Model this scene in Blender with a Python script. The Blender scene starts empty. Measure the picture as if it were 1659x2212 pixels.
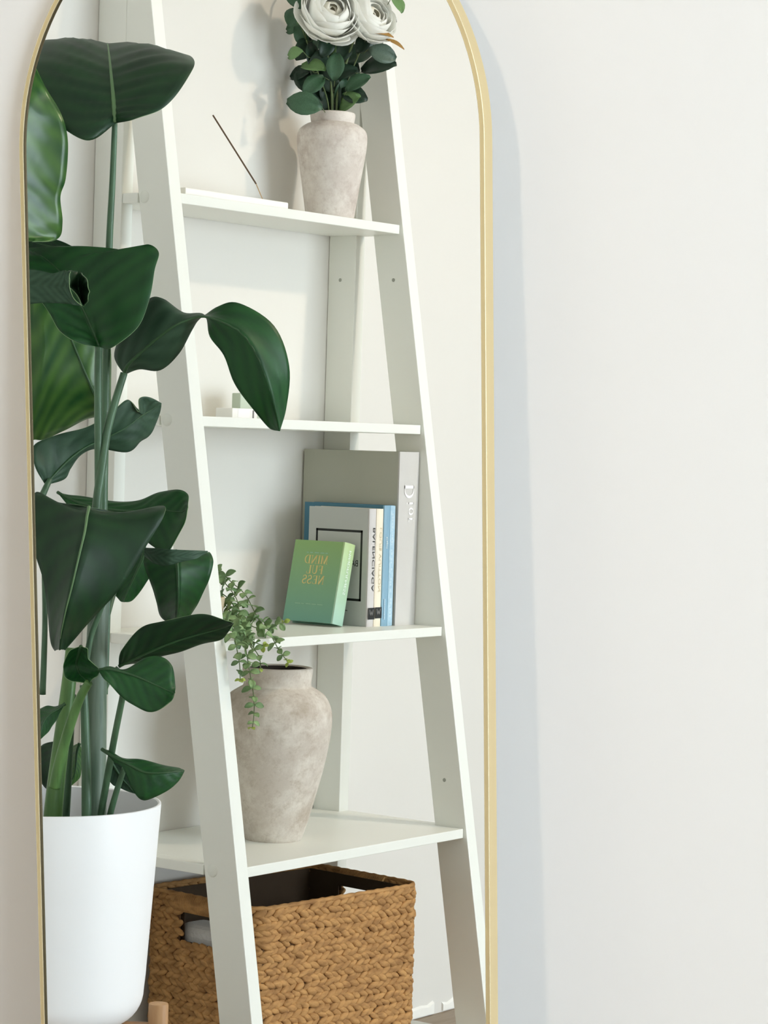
import bpy, bmesh, math, random
from mathutils import Vector, Matrix

# ---------------------------------------------------------------- camera
SC = bpy.context.scene
V = Vector
random.seed(11)
CAM_POS = V((1.11885, 2.33351, 1.47805))
CAM_FWD = V((-0.91483, -0.36582, -0.17105)).normalized()
CAM_RIGHT = V((-0.36249, 0.93057, -0.05144))
cd = bpy.data.cameras.new('camera')
cam = bpy.data.objects.new('camera', cd)
SC.collection.objects.link(cam)
rgt = (CAM_RIGHT - CAM_FWD * CAM_RIGHT.dot(CAM_FWD)).normalized()
upv = rgt.cross(CAM_FWD).normalized()
M = Matrix((rgt, upv, -CAM_FWD)).transposed().to_4x4()
M.translation = CAM_POS
cam.matrix_world = M
cd.sensor_fit = 'VERTICAL'
cd.sensor_height = 24.0
cd.lens = 24.0 * 5495.63 / 2212.0
cd.clip_start = 0.05
SC.camera = cam

# ---------------------------------------------------------------- world, lamps, exposure
world = bpy.data.worlds.new('daylight')
SC.world = world
world.use_nodes = True
bg = world.node_tree.nodes['Background']
bg.inputs['Color'].default_value = (0.75, 0.86, 1.0, 1)
bg.inputs['Strength'].default_value = 1.0

def area_lamp(name, loc, target, size, size_y, power, color, shape='RECTANGLE'):
    ld = bpy.data.lights.new(name, 'AREA')
    ld.shape = shape
    ld.size = size
    ld.size_y = size_y
    ld.energy = power
    ld.color = color
    o = bpy.data.objects.new(name, ld)
    o.location = loc
    o.rotation_euler = (V(target) - V(loc)).to_track_quat('-Z', 'Y').to_euler()
    SC.collection.objects.link(o)
    return o

# daylight entering by the window of the right-hand wall; a warm lamp in the ceiling
area_lamp('window_daylight', (1.20, 4.50, 1.12), (0.75, 0.0, 0.95), 2.1, 2.1, 150.0, (0.81, 0.92, 1.0))
area_lamp('ceiling_lamp', (1.10, 1.55, 2.46), (0.5, 1.2, 0.0), 0.10, 0.10, 15.0, (1.0, 0.80, 0.60), 'DISK')
SC.view_settings.view_transform = 'Standard'
SC.view_settings.look = 'None'
SC.view_settings.gamma = 1.0
SC.view_settings.use_curve_mapping = False
SC.view_settings.exposure = 0.0
SC.cycles.max_bounces = 14
SC.cycles.diffuse_bounces = 9
SC.cycles.glossy_bounces = 6
SC.cycles.transmission_bounces = 10

# ---------------------------------------------------------------- materials
MATS = {}
def mat(name, col, rough=0.5, metal=0.0, var=None, scale=20.0, spec=0.5, bump=0.0, bscale=200.0, detail=4.0, lo=0.35, hi=0.65, stretch=None, coat=0.0):
    m = bpy.data.materials.new(name)
    m.use_nodes = True
    nt = m.node_tree
    b = nt.nodes['Principled BSDF']
    b.inputs['Base Color'].default_value = (*col, 1)
    b.inputs['Roughness'].default_value = rough
    b.inputs['Metallic'].default_value = metal
    b.inputs['Specular IOR Level'].default_value = spec
    b.inputs['Coat Weight'].default_value = coat
    tc = nt.nodes.new('ShaderNodeTexCoord')
    vec = tc.outputs['Object']
    if stretch:
        mp = nt.nodes.new('ShaderNodeMapping')
        mp.inputs['Scale'].default_value = stretch
        nt.links.new(vec, mp.inputs['Vector'])
        vec = mp.outputs['Vector']
    if var:
        nz = nt.nodes.new('ShaderNodeTexNoise')
        nz.inputs['Scale'].default_value = scale
        nz.inputs['Detail'].default_value = detail
        nt.links.new(vec, nz.inputs['Vector'])
        cr = nt.nodes.new('ShaderNodeValToRGB')
        cr.color_ramp.elements[0].position = lo
        cr.color_ramp.elements[1].position = hi
        cr.color_ramp.elements[0].color = (*col, 1)
        cr.color_ramp.elements[1].color = (*var, 1)
        nt.links.new(nz.outputs['Fac'], cr.inputs['Fac'])
        nt.links.new(cr.outputs['Color'], b.inputs['Base Color'])
    if bump:
        n2 = nt.nodes.new('ShaderNodeTexNoise')
        n2.inputs['Scale'].default_value = bscale
        n2.inputs['Detail'].default_value = 3
        nt.links.new(vec, n2.inputs['Vector'])
        bp = nt.nodes.new('ShaderNodeBump')
        bp.inputs['Strength'].default_value = bump
        bp.inputs['Distance'].default_value = 0.002
        nt.links.new(n2.outputs['Fac'], bp.inputs['Height'])
        nt.links.new(bp.outputs['Normal'], b.inputs['Normal'])
    MATS[name] = m
    return m

def srgb(r, g, b):
    f = lambda c: (c / 255 / 12.92) if c / 255 <= 0.04045 else ((c / 255 + 0.055) / 1.055) ** 2.4
    return (f(r), f(g), f(b))

WALL = mat('wall_paint', srgb(236, 235, 233), 0.75, bump=0.04, bscale=60)
WALL2 = mat('shelf_wall_paint', srgb(222, 219, 213), 0.8, bump=0.04, bscale=60)
WALLD = mat('grey_wall_paint', srgb(150, 150, 152), 0.8)
CEIL = mat('ceiling_paint', srgb(242, 240, 236), 0.8)
FLOOR = mat('floor_wood', srgb(154, 138, 119), 0.5, var=srgb(136, 119, 99), scale=6, stretch=(1, 8, 1))
FILLER = mat('wall_filler', srgb(240, 238, 232), 0.9, bump=0.3, bscale=150)
SHELFW = mat('white_lacquer', srgb(233, 234, 227), 0.36, bump=0.01, bscale=300)
CAPM = mat('white_plastic', srgb(228, 230, 222), 0.45)
HOLE = mat('dowel_hole', srgb(160, 163, 154), 0.8)
GOLD = mat('brushed_brass', srgb(226, 207, 160), 0.38, metal=0.55, bump=0.03, bscale=900)
GLASSM = mat('mirror_silver', (0.94, 0.955, 0.945), 0.0, metal=1.0)
BRONZE = mat('dark_bronze', srgb(96, 86, 62), 0.5, metal=0.6)
EDGE = mat('brass_edge_highlight', srgb(250, 240, 206), 0.25, metal=0.6)  # paler smooth brass on the bevels, edge highlight put into the colour
BACKING = mat('mirror_backing', srgb(205, 205, 205), 0.8)
POTW = mat('white_ceramic', srgb(246, 247, 249), 0.42)
SOIL = mat('soil', srgb(62, 48, 38), 0.95, var=srgb(38, 30, 24), scale=60, bump=1.0, bscale=120)
WOOD = mat('light_wood', srgb(188, 150, 108), 0.5, var=srgb(166, 122, 80), scale=9, stretch=(6, 6, 0.7))
def stone(name, base, pale, stain, sc):
    m = mat(name, base, 0.92)
    nt = m.node_tree; b = nt.nodes['Principled BSDF']
    tc = nt.nodes.new('ShaderNodeTexCoord')
    def noise(scale, detail, lo, hi, rough=0.6, off=0.0):
        mpn = nt.nodes.new('ShaderNodeMapping'); mpn.inputs['Location'].default_value = (off, off, off)
        nt.links.new(tc.outputs['Object'], mpn.inputs['Vector'])
        nz = nt.nodes.new('ShaderNodeTexNoise'); nz.inputs['Scale'].default_value = scale
        nz.inputs['Detail'].default_value = detail; nz.inputs['Roughness'].default_value = rough
        nt.links.new(mpn.outputs['Vector'], nz.inputs['Vector'])
        mr = nt.nodes.new('ShaderNodeMapRange'); mr.inputs['From Min'].default_value = lo; mr.inputs['From Max'].default_value = hi
        nt.links.new(nz.outputs['Fac'], mr.inputs['Value'])
        return mr.outputs[0], nz.outputs['Fac']
    def mix(fac, c0, c1, amount):
        mu = nt.nodes.new('ShaderNodeMath'); mu.operation = 'MULTIPLY'; mu.inputs[1].default_value = amount
        nt.links.new(fac, mu.inputs[0])
        mx = nt.nodes.new('ShaderNodeMix'); mx.data_type = 'RGBA'
        nt.links.new(mu.outputs[0], mx.inputs[0])
        if isinstance(c0, tuple): mx.inputs[6].default_value = (*c0, 1)
        else: nt.links.new(c0, mx.inputs[6])
        mx.inputs[7].default_value = (*c1, 1)
        return mx.outputs[2]
    f1, r1 = noise(9 * sc, 8, 0.50, 0.64, 0.7)
    f2, r2 = noise(16 * sc, 12, 0.45, 0.62, 0.75, 3.1)
    f3, r3 = noise(60 * sc, 10, 0.50, 0.66, 0.8, 7.7)
    c = mix(f1, base, stain, 0.75)
    c = mix(f2, c, pale, 0.8)
    c = mix(f3, c, stain, 0.48)
    nt.links.new(c, b.inputs['Base Color'])
    bp = nt.nodes.new('ShaderNodeBump'); bp.inputs['Strength'].default_value = 0.8; bp.inputs['Distance'].default_value = 0.002
    nt.links.new(r3, bp.inputs['Height']); nt.links.new(bp.outputs['Normal'], b.inputs['Normal'])
    return m
STONE = stone('aged_stone', srgb(202, 192, 180), srgb(224, 217, 206), srgb(164, 148, 128), 1.0)
STONE2 = stone('aged_stone_pale', srgb(214, 205, 197), srgb(230, 224, 216), srgb(184, 170, 160), 1.5)
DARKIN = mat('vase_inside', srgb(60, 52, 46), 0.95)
STICK = mat('incense_brown', srgb(88, 68, 48), 0.8)
BAMBOO = mat('bamboo', srgb(180, 150, 105), 0.7)
HOLDER = mat('white_stone_holder', srgb(238, 236, 230), 0.5)
PAPER = mat('paper_edges', srgb(226, 220, 205), 0.9)
GREYB = mat('grey_cloth', srgb(192, 194, 190), 0.8, bump=0.1, bscale=900)
GREYS = mat('grey_spine', srgb(204, 200, 198), 0.7)
DIORC = mat('dark_grey_cloth', srgb(180, 180, 166), 0.8, bump=0.15, bscale=700)
DIORS = mat('silver_cloth', srgb(200, 197, 193), 0.6, bump=0.1, bscale=700)
CREAM = mat('cream_cloth', srgb(236, 226, 206), 0.7)
BLUE = mat('blue_print', srgb(128, 166, 188), 0.5)
BLUEL = mat('pale_blue_print', srgb(158, 192, 212), 0.5, var=srgb(178, 206, 222), scale=120)
BLUED = mat('deep_blue_print', srgb(70, 122, 146), 0.5)
BLACK = mat('black_print', srgb(28, 30, 28), 0.6)
GREYP = mat('grey_print', srgb(120, 118, 116), 0.7)
SILVERP = mat('silver_foil', srgb(248, 246, 246), 0.3)
GOLDP = mat('gold_foil', srgb(222, 200, 128), 0.5)
TANP = mat('pale_gold_print', srgb(206, 194, 160), 0.7)
WHITEP = mat('white_print', srgb(232, 240, 234), 0.6)
PALEP = mat('pale_blue_letters', srgb(190, 212, 224), 0.6)
MINTP = mat('mint_print', srgb(150, 190, 158), 0.6)
WHITECARD = mat('white_card', srgb(240, 239, 236), 0.6)
SAGE = mat('sage_card', srgb(190, 202, 184), 0.7)
CLOTH = mat('white_cotton', srgb(214, 212, 210), 0.95, bump=0.6, bscale=160)
TERRA = mat('beige_clay', srgb(206, 188, 160), 0.85)
GRASS_A = srgb(168, 124, 72)
SEAG = mat('seagrass', srgb(190, 144, 88), 0.75, var=srgb(148, 106, 60), scale=38, detail=5, lo=0.36, hi=0.68, bump=0.5, bscale=420, stretch=(1, 1, 2.5))
INSHADE = mat('basket_inner_shade', srgb(72, 56, 40), 0.95, bump=0.5, bscale=90)  # dark brown stands in for the shade inside the basket
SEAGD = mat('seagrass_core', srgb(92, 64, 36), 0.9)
def petal_material(name, c):
    m = mat(name, c, 0.6)
    nt = m.node_tree; b = nt.nodes['Principled BSDF']
    tr = nt.nodes.new('ShaderNodeBsdfTranslucent'); tr.inputs['Color'].default_value = (*c, 1)
    mx = nt.nodes.new('ShaderNodeMixShader'); mx.inputs[0].default_value = 0.42
    nt.links.new(b.outputs[0], mx.inputs[1]); nt.links.new(tr.outputs[0], mx.inputs[2])
    nt.links.new(mx.outputs[0], nt.nodes['Material Output'].inputs['Surface'])
    return m
PETAL = petal_material('rose_petal', (0.97, 0.97, 0.94))
PETALC = petal_material('rose_heart', (0.96, 0.94, 0.86))
SEPAL = mat('dry_sepal', srgb(158, 132, 48), 0.6, var=srgb(140, 88, 52), scale=60)
BL = {'d': mat('leaf_dark', srgb(34, 62, 44), 0.45, var=srgb(26, 48, 34), scale=40),
      'm': mat('leaf_mid', srgb(62, 98, 70), 0.5, var=srgb(50, 84, 58), scale=40),
      'l': mat('leaf_light', srgb(112, 146, 92), 0.5, var=srgb(96, 132, 78), scale=40),
      'g': mat('leaf_grey', srgb(84, 104, 90), 0.5, var=srgb(70, 90, 76), scale=40)}
EUC = mat('small_leaf', srgb(148, 172, 120), 0.6, var=srgb(116, 146, 94), scale=90)
EUCD = mat('small_leaf_deep', srgb(122, 150, 102), 0.6, var=srgb(98, 128, 82), scale=90)
EUCY = mat('small_leaf_young', srgb(164, 182, 84), 0.55)
TWIG = mat('twig', srgb(96, 112, 70), 0.6)
MIDRIB = mat('midrib_green', srgb(40, 78, 42), 0.5)
MIDPALE = mat('midrib_pale', srgb(92, 124, 82), 0.5)
RIM = mat('leaf_margin', srgb(120, 150, 104), 0.5)
STEM = mat('stem_green', srgb(78, 112, 82), 0.42, var=srgb(58, 88, 62), scale=14, stretch=(6, 6, 0.6))
STEMY = mat('stem_bright', srgb(92, 132, 70), 0.42, var=srgb(70, 108, 54), scale=14, stretch=(6, 6, 0.6))
STEMG = mat('stem_grey', srgb(112, 128, 112), 0.5, var=srgb(74, 98, 78), scale=16, stretch=(8, 8, 0.4))

def leaf_material(name, c0, c1, rough, coat=0.0):
    m = bpy.data.materials.new(name)
    m.use_nodes = True
    nt = m.node_tree
    b = nt.nodes['Principled BSDF']
    b.inputs['Roughness'].default_value = rough
    b.inputs['Coat Weight'].default_value = coat
    b.inputs['Coat Roughness'].default_value = 0.25
    b.inputs['Specular IOR Level'].default_value = 0.32
    uv = nt.nodes.new('ShaderNodeUVMap')
    uv.uv_map = 'leaf'
    wv = nt.nodes.new('ShaderNodeTexWave')
    wv.wave_type = 'BANDS'
    wv.bands_direction = 'X'
    wv.inputs['Scale'].default_value = 2.9
    wv.inputs['Distortion'].default_value = 1.2
    wv.inputs['Detail'].default_value = 2
    nt.links.new(uv.outputs['UV'], wv.inputs['Vector'])
    nz = nt.nodes.new('ShaderNodeTexNoise')
    nz.inputs['Scale'].default_value = 5
    nt.links.new(uv.outputs['UV'], nz.inputs['Vector'])
    mx = nt.nodes.new('ShaderNodeMath'); mx.operation = 'MULTIPLY_ADD'
    mx.inputs[1].default_value = 0.35
    nt.links.new(wv.outputs['Fac'], mx.inputs[0])
    nt.links.new(nz.outputs['Fac'], mx.inputs[2])
    cr = nt.nodes.new('ShaderNodeValToRGB')
    cr.color_ramp.elements[0].position = 0.35
    cr.color_ramp.elements[1].position = 0.95
    cr.color_ramp.elements[0].color = (*c0, 1)
    cr.color_ramp.elements[1].color = (*c1, 1)
    nt.links.new(mx.outputs[0], cr.inputs['Fac'])
    nt.links.new(cr.outputs['Color'], b.inputs['Base Color'])
    bp = nt.nodes.new('ShaderNodeBump')
    bp.inputs['Strength'].default_value = 0.12
    bp.inputs['Distance'].default_value = 0.002
    nt.links.new(wv.outputs['Fac'], bp.inputs['Height'])
    nt.links.new(bp.outputs['Normal'], b.inputs['Normal'])
    return m
LTOP = leaf_material('broad_leaf_top', srgb(17, 46, 26), srgb(25, 60, 31), 0.46, 0.0)
LGREEN = leaf_material('broad_leaf_fresh', srgb(17, 60, 28), srgb(28, 78, 34), 0.46, 0.0)
LBRIGHT = leaf_material('broad_leaf_bright', srgb(28, 72, 32), srgb(70, 108, 46), 0.34, 0.2)  # brighter green; the backlight on leaf5 is put into this colour
LUND = leaf_material('broad_leaf_underside', srgb(34, 62, 44), srgb(54, 82, 62), 0.55)

# ---------------------------------------------------------------- builders
def link(o, parent=None):
    SC.collection.objects.link(o)
    if parent is not None:
        o.parent = parent
    return o

def origin(parent):
    p = V((0, 0, 0))
    while parent is not None:
        p += parent.location
        parent = parent.parent
    return p

def tag(o, label=None, cat=None, group=None, kind=None):
    if label: o['label'] = label
    if cat: o['category'] = cat
    if group: o['group'] = group
    if kind: o['kind'] = kind
    return o

def thing(name, label, cat, loc, rot=(0, 0, 0), group=None):
    o = bpy.data.objects.new(name, None)
    o.empty_display_size = 0.05
    o.location = loc
    o.rotation_euler = rot
    link(o)
    return tag(o, label, cat, group)

class MB:
    """collects vertices and faces (world coordinates, or local ones)"""
    def __init__(self):
        self.v = []; self.f = []; self.mi = []
    def add(self, vs, fs, mi=0):
        n = len(self.v)
        self.v += [V(p) for p in vs]
        self.f += [tuple(i + n for i in q) for q in fs]
        self.mi += [mi] * len(fs)
        return self
    def box(self, a, b, mi=0):
        x0, y0, z0 = a; x1, y1, z1 = b
        vs = [(x0, y0, z0), (x1, y0, z0), (x1, y1, z0), (x0, y1, z0), (x0, y0, z1), (x1, y0, z1), (x1, y1, z1), (x0, y1, z1)]
        return self.add(vs, [(0, 3, 2, 1), (4, 5, 6, 7), (0, 1, 5, 4), (1, 2, 6, 5), (2, 3, 7, 6), (3, 0, 4, 7)], mi)
    def prism(self, poly, off, mi=0):
        n = len(poly); off = V(off)
        vs = [V(p) for p in poly] + [V(p) + off for p in poly]
        fs = [tuple(range(n - 1, -1, -1)), tuple(range(n, 2 * n))]
        fs += [(i, (i + 1) % n, n + (i + 1) % n, n + i) for i in range(n)]
        return self.add(vs, fs, mi)
    def tube(self, pts, rad, seg=10, caps=True, closed=False, mi=0):
        pts = [V(p) for p in pts]; n = len(pts)
        rads = rad if isinstance(rad, (list, tuple)) else [rad] * n
        vs = []; prev = None
        for i, p in enumerate(pts):
            a = pts[i - 1] if (i > 0 or closed) else p
            c = pts[(i + 1) % n] if (i < n - 1 or closed) else p
            t = (c - a).normalized()
            if prev is None:
                u = t.orthogonal().normalized()
            else:
                u = (prev - t * prev.dot(t)).normalized()
            prev = u; w = t.cross(u)
            for k in range(seg):
                th = 2 * math.pi * k / seg
                vs.append(p + (u * math.cos(th) + w * math.sin(th)) * rads[i])
        fs = []
        for i in range(n if closed else n - 1):
            for k in range(seg):
                a = i * seg + k; b2 = i * seg + (k + 1) % seg
                j = (i + 1) % n
                fs.append((a, b2, j * seg + (k + 1) % seg, j * seg + k))
        if caps and not closed:
            fs += [tuple(range(seg - 1, -1, -1)), tuple((n - 1) * seg + k for k in range(seg))]
        return self.add(vs, fs, mi)
    def lathe(self, prof, c=(0, 0, 0), seg=64, close=False, mi=0):
        c = V(c); n = len(prof); vs = []; fs = []
        for r, z in prof:
            for k in range(seg):
                th = 2 * math.pi * k / seg
                vs.append(c + V((r * math.cos(th), r * math.sin(th), z)))
        for i in range(n - 1):
            for k in range(seg):
                fs.append((i * seg + k, i * seg + (k + 1) % seg, (i + 1) * seg + (k + 1) % seg, (i + 1) * seg + k))
        if close:
            fs.append(tuple(range(seg - 1, -1, -1)))
        return self.add(vs, fs, mi)
    def build(self, name, mats, parent=None, smooth=False, local=False, bevel=0.0, kind=None, label=None, autos=None):
        me = bpy.data.meshes.new(name)
        o3 = V((0, 0, 0)) if local else origin(parent)
        me.from_pydata([p - o3 for p in self.v], [], self.f)
        me.update()
        if not isinstance(mats, (list, tuple)): mats = [mats]
        for m in mats: me.materials.append(m)
        for p, i in zip(me.polygons, self.mi):
            p.material_index = i
            p.use_smooth = smooth
        bm = bmesh.new(); bm.from_mesh(me)
        bmesh.ops.recalc_face_normals(bm, faces=bm.faces)
        bm.to_mesh(me); bm.free()
        if smooth and autos:
            me.set_sharp_from_angle(angle=math.radians(autos))
        o = bpy.data.objects.new(name, me)
        link(o, parent)
        if bevel:
            b = o.modifiers.new('bevel', 'BEVEL')
            b.width = bevel; b.segments = 2; b.limit_method = 'ANGLE'
        if kind: o['kind'] = kind
        if label: o['label'] = label
        return o

def catmull(P, n):
    out = []; m = len(P) - 1
    for i in range(n + 1):
        t = i / n * m; k = min(int(t), m - 1); u = t - k
        p0 = P[max(k - 1, 0)]; p1 = P[k]; p2 = P[k + 1]; p3 = P[min(k + 2, m)]
        out.append(0.5 * ((2 * p1) + (p2 - p0) * u + (2 * p0 - 5 * p1 + 4 * p2 - p3) * u * u + (3 * p1 - p0 - 3 * p2 + p3) * u ** 3))
    return out

# ---------------------------------------------------------------- the room
XW = -1.228      # plane of the wall the mirror leans on
def slab(name, a, b, m):
    o = MB().box(a, b).build(name, m)
    return tag(o, kind='structure')
slab('floor', (XW - 0.1, -0.1, -0.06), (3.7, 4.7, 0.0), FLOOR)
slab('ceiling', (XW - 0.1, -0.1, 2.5), (3.7, 4.7, 2.56), CEIL)
slab('wall_front', (XW - 0.1, 0.0, 0.0), (XW, 4.6, 2.5), WALL)
slab('wall_left', (XW - 0.1, -0.1, 0.0), (3.7, 0.0, 2.5), WALL2)
slab('wall_back', (3.6, 0.0, 0.0), (3.7, 4.6, 2.5), WALLD)
wr = MB()
wr.box((XW - 0.1, 4.6, 0), (0.1, 4.7, 2.5)); wr.box((2.3, 4.6, 0), (3.7, 4.7, 2.5))
wr.box((0.1, 4.6, 0), (2.3, 4.7, 0.05)); wr.box((0.1, 4.6, 2.25), (2.3, 4.7, 2.5))
tag(wr.build('wall_right', WALL), kind='structure')
wf = MB()
for x in (0.1, 2.25): wf.box((x, 4.53, 0.05), (x + 0.05, 4.60, 2.25))
for z in (0.05, 2.20): wf.box((0.15, 4.53, z), (2.25, 4.60, z + 0.05))
win = tag(wf.build('window_1', SHELFW), kind='structure')
pane_m = mat('window_glass', (1, 1, 1), 0.0)
pane_m.node_tree.nodes['Principled BSDF'].inputs['Transmission Weight'].default_value = 1.0
MB().box((0.15, 4.565, 0.10), (2.25, 4.571, 2.20)).build('pane', pane_m, win)
for x in (0.66, 1.18, 1.70):
    MB().box((x, 4.44, 0.10), (x + 0.035, 4.47, 2.20)).build('mullion', SHELFW, win)
for z in (0.6, 1.12, 1.65):
    MB().box((0.15, 4.44, z), (2.25, 4.47, z + 0.03)).build('mullion', SHELFW, win)
# chipped filler where the shelf wall meets the floor
fl = MB(); x = 0.72
pts = []
while x < 1.5:
    pts.append((x, 0.004 + random.uniform(-0.001, 0.001), 0.012 + random.uniform(0, 0.012))); x += random.uniform(0.012, 0.035)
for a, b in zip(pts[:-1], pts[1:]):
    if random.random() < 0.2: continue
    fl.add([(a[0], 0, 0.003), (b[0], 0, 0.003), (b[0], 0, b[2] + 0.004), (a[0], 0, a[2] + 0.004), (a[0], a[1], 0.003), (b[0], b[1], 0.003), (b[0], b[1], b[2]), (a[0], a[1], a[2])],
           [(4, 5, 6, 7), (7, 6, 2, 3), (0, 4, 7, 3), (1, 2, 6, 5), (0, 1, 5, 4)])
tag(fl.build('trim_1', FILLER), kind='structure')

# ---------------------------------------------------------------- the mirror
MO = V((-1.12249, 1.43725, 1.05899))
Mn = V((0.987345, -0.134848, 0.083461)); Ms = V((-0.082694, 0.011294, 0.996511)); Me = V((0.13532, 0.990802, 0.0))
XC, ZC, RM, WM = -0.15578, 0.35246, 0.26850, 0.0053
SB = -1.0585
def mp(a, s, d=0.0):
    return MO + Me * (a + XC) + Ms * s + Mn * d
def arch(r, sb):
    path = [(-r, sb)]
    path += [(-r, sb + (ZC - sb) * i / 6) for i in range(1, 6)]
    path += [(-r * math.cos(math.pi * i / 72), ZC + r * math.sin(math.pi * i / 72)) for i in range(73)]
    path += [(r, ZC - (ZC - sb) * i / 6) for i in range(1, 7)]
    return path
mirror = thing('floor_mirror', 'tall arched floor mirror with thin brass frame leaning on the white wall', 'mirror', mp(0, SB))
fr = MB()
prof = [(RM, 0.0022, -0.013), (RM, 0.0022, 0.0026), (RM - 0.0006, 0.0022, 0.003), (RM - WM + 0.0006, 0.0, 0.003), (RM - WM, 0.0, 0.0026), (RM - WM, 0.0, -0.0), (RM - WM - 0.002, 0.0, -0.0022), (RM - WM - 0.002, 0.0, -0.013)]
loops = []
for (r, e, d) in prof:
    sb = SB + (RM - r)
    loops.append([mp(a, s, d) for a, s in arch(r, sb)])
n = len(loops[0]); vs = [p for l in loops for p in l]; k = len(loops)
fs = []
for j in range(k):
    j2 = (j + 1) % k
    for i in range(n):
        i2 = (i + 1) % n
        fs.append((j * n + i, j * n + i2, j2 * n + i2, j2 * n + i))
fr.add(vs, fs)
fr.mi = [2 if q // n == 3 or q // n == 1 else (1 if q // n in (4, 5) else 0) for q in range(len(fs))]
fr.build('frame', [GOLD, BRONZE, EDGE], mirror, smooth=True, autos=15)
g = MB()
poly = [mp(a, s, 0.0) for a, s in arch(RM - WM - 0.0005, SB + WM)]
g.prism(poly, Mn * -0.002)
g.build('mirror_glass', GLASSM, mirror)
g = MB(); g.prism([mp(a, s, -0.008) for a, s in arch(RM - WM - 0.003, SB + WM + 0.003)], Mn * -0.003)
g.build('backing', BACKING, mirror)

# ---------------------------------------------------------------- ladder shelf
W, TK, DL, DB = 0.600, 0.0272, 0.0682, 0.0626
NF = lambda z: 0.4230 - 0.1682 * z
ZS = [1.5204, 1.1613, 0.8038, 0.4495, 0.0940]
shelf = thing('ladder_shelf', 'white ladder shelf with slanted front legs standing against the wall', 'shelf', (0, 0, 0))
ZTOP = 1.96
for x0 in (-TK, W):
    x1 = x0 + TK
    MB().box((x0, 0.001, 0), (x1, DB, ZTOP)).build('rear_leg', SHELFW, shelf, bevel=0.0012)
    zj = (0.4230 - DL - DB) / 0.1682 + 0.0
    poly = [(x0, NF(0) - DL, 0), (x0, NF(0), 0), (x0, NF(ZTOP), ZTOP), (x0, DB + 0.0004, ZTOP), (x0, DB + 0.0004, zj)]
    fleg = MB().prism(poly, (TK, 0, 0)).build('front_leg', SHELFW, shelf, bevel=0.0012)
    if x0 < 0: left_leg = fleg
    else: right_leg = fleg
for z in ZS:
    yf = NF(z) - 0.0058
    m = MB().box((0.0003, 0.002, z - 0.0165), (W - 0.0003, yf, z))
    if z > 0.2:
        m.box((-TK + 0.0015, DB + 0.001, z - 0.0165), (0.0003, NF(z) - DL - 0.002, z))
        m.box((W - 0.0003, DB + 0.001, z - 0.0165), (W + TK - 0.0015, NF(z) - DL - 0.002, z))
    m.build('shelf_board', SHELFW, shelf, bevel=0.0012)
for y, z in ((0.1752, 1.1536), (0.2975, 0.4424), (0.1129, 1.5128)):
    m = MB()
    ring = [(-TK - 0.0012 * (1 if r < 0.0095 else 0), r) for r in (0.0, 0.009, 0.0105)]
    vs = []; fs = []
    for j, (xx, r) in enumerate(ring):
        for q in range(24):
            th = 2 * math.pi * q / 24
            vs.append((xx, y + r * math.cos(th), z + r * math.sin(th)))
    for j in range(2):
        for q in range(24):
            fs.append((j * 24 + q, j * 24 + (q + 1) % 24, (j + 1) * 24 + (q + 1) % 24, (j + 1) * 24 + q))
    m.add(vs, fs).build('screw_cap', CAPM, left_leg, smooth=True)
for y, z in ((0.0287, 1.4235), (0.1505, 1.4217), (0.2969, 0.5316)):
    m = MB()
    m.add([(W - 0.0004, y + 0.0034 * math.cos(2 * math.pi * q / 16), z + 0.0034 * math.sin(2 * math.pi * q / 16)) for q in range(16)], [tuple(range(16))])
    m.build('dowel_hole', HOLE, right_leg)

# ---------------------------------------------------------------- vases
def vase(name, label, c, prof, m, inner):
    t = thing(name, label, 'vase', c)
    MB().lathe(catmull([V((r, z, 0)) for r, z in prof], 40) and [(p.x, p.y) for p in catmull([V((r, z, 0)) for r, z in prof], 60)], c, 72, close=True).build('body', m, t, smooth=True)
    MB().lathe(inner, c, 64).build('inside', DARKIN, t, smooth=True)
    return t
VA = (0.4735, 0.1000, 1.5204)
vase('flower_vase', 'small pale stone vase on the top shelf board holding white roses', VA,
     [(0.040, 0.0), (0.0425, 0.002), (0.046, 0.025), (0.053, 0.07), (0.0595, 0.11), (0.0625, 0.14), (0.0595, 0.157), (0.047, 0.1675), (0.0385, 0.1705), (0.0385, 0.173), (0.0398, 0.181), (0.0398, 0.187), (0.0375, 0.189), (0.034, 0.187)], STONE2,
     [(0.0345, 0.1872), (0.033, 0.16), (0.05, 0.13), (0.035, 0.01), (0.0, 0.01)])
VB = (0.2600, 0.1850, 0.4495)
vase('stone_vase', 'large empty beige stone vase with dark mouth on the lower shelf board', VB,
     [(0.0455, 0.0), (0.0485, 0.002), (0.058, 0.03), (0.0705, 0.075), (0.082, 0.12), (0.0900, 0.16), (0.0945, 0.198), (0.0925, 0.224), (0.082, 0.245), (0.066, 0.2565), (0.0585, 0.261), (0.0575, 0.268), (0.0590, 0.278), (0.0600, 0.288), (0.0585, 0.2925), (0.052, 0.2930), (0.049, 0.291)], STONE,
     [(0.0492, 0.2912), (0.047, 0.262), (0.07, 0.235), (0.05, 0.02), (0.0, 0.02)])

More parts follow.
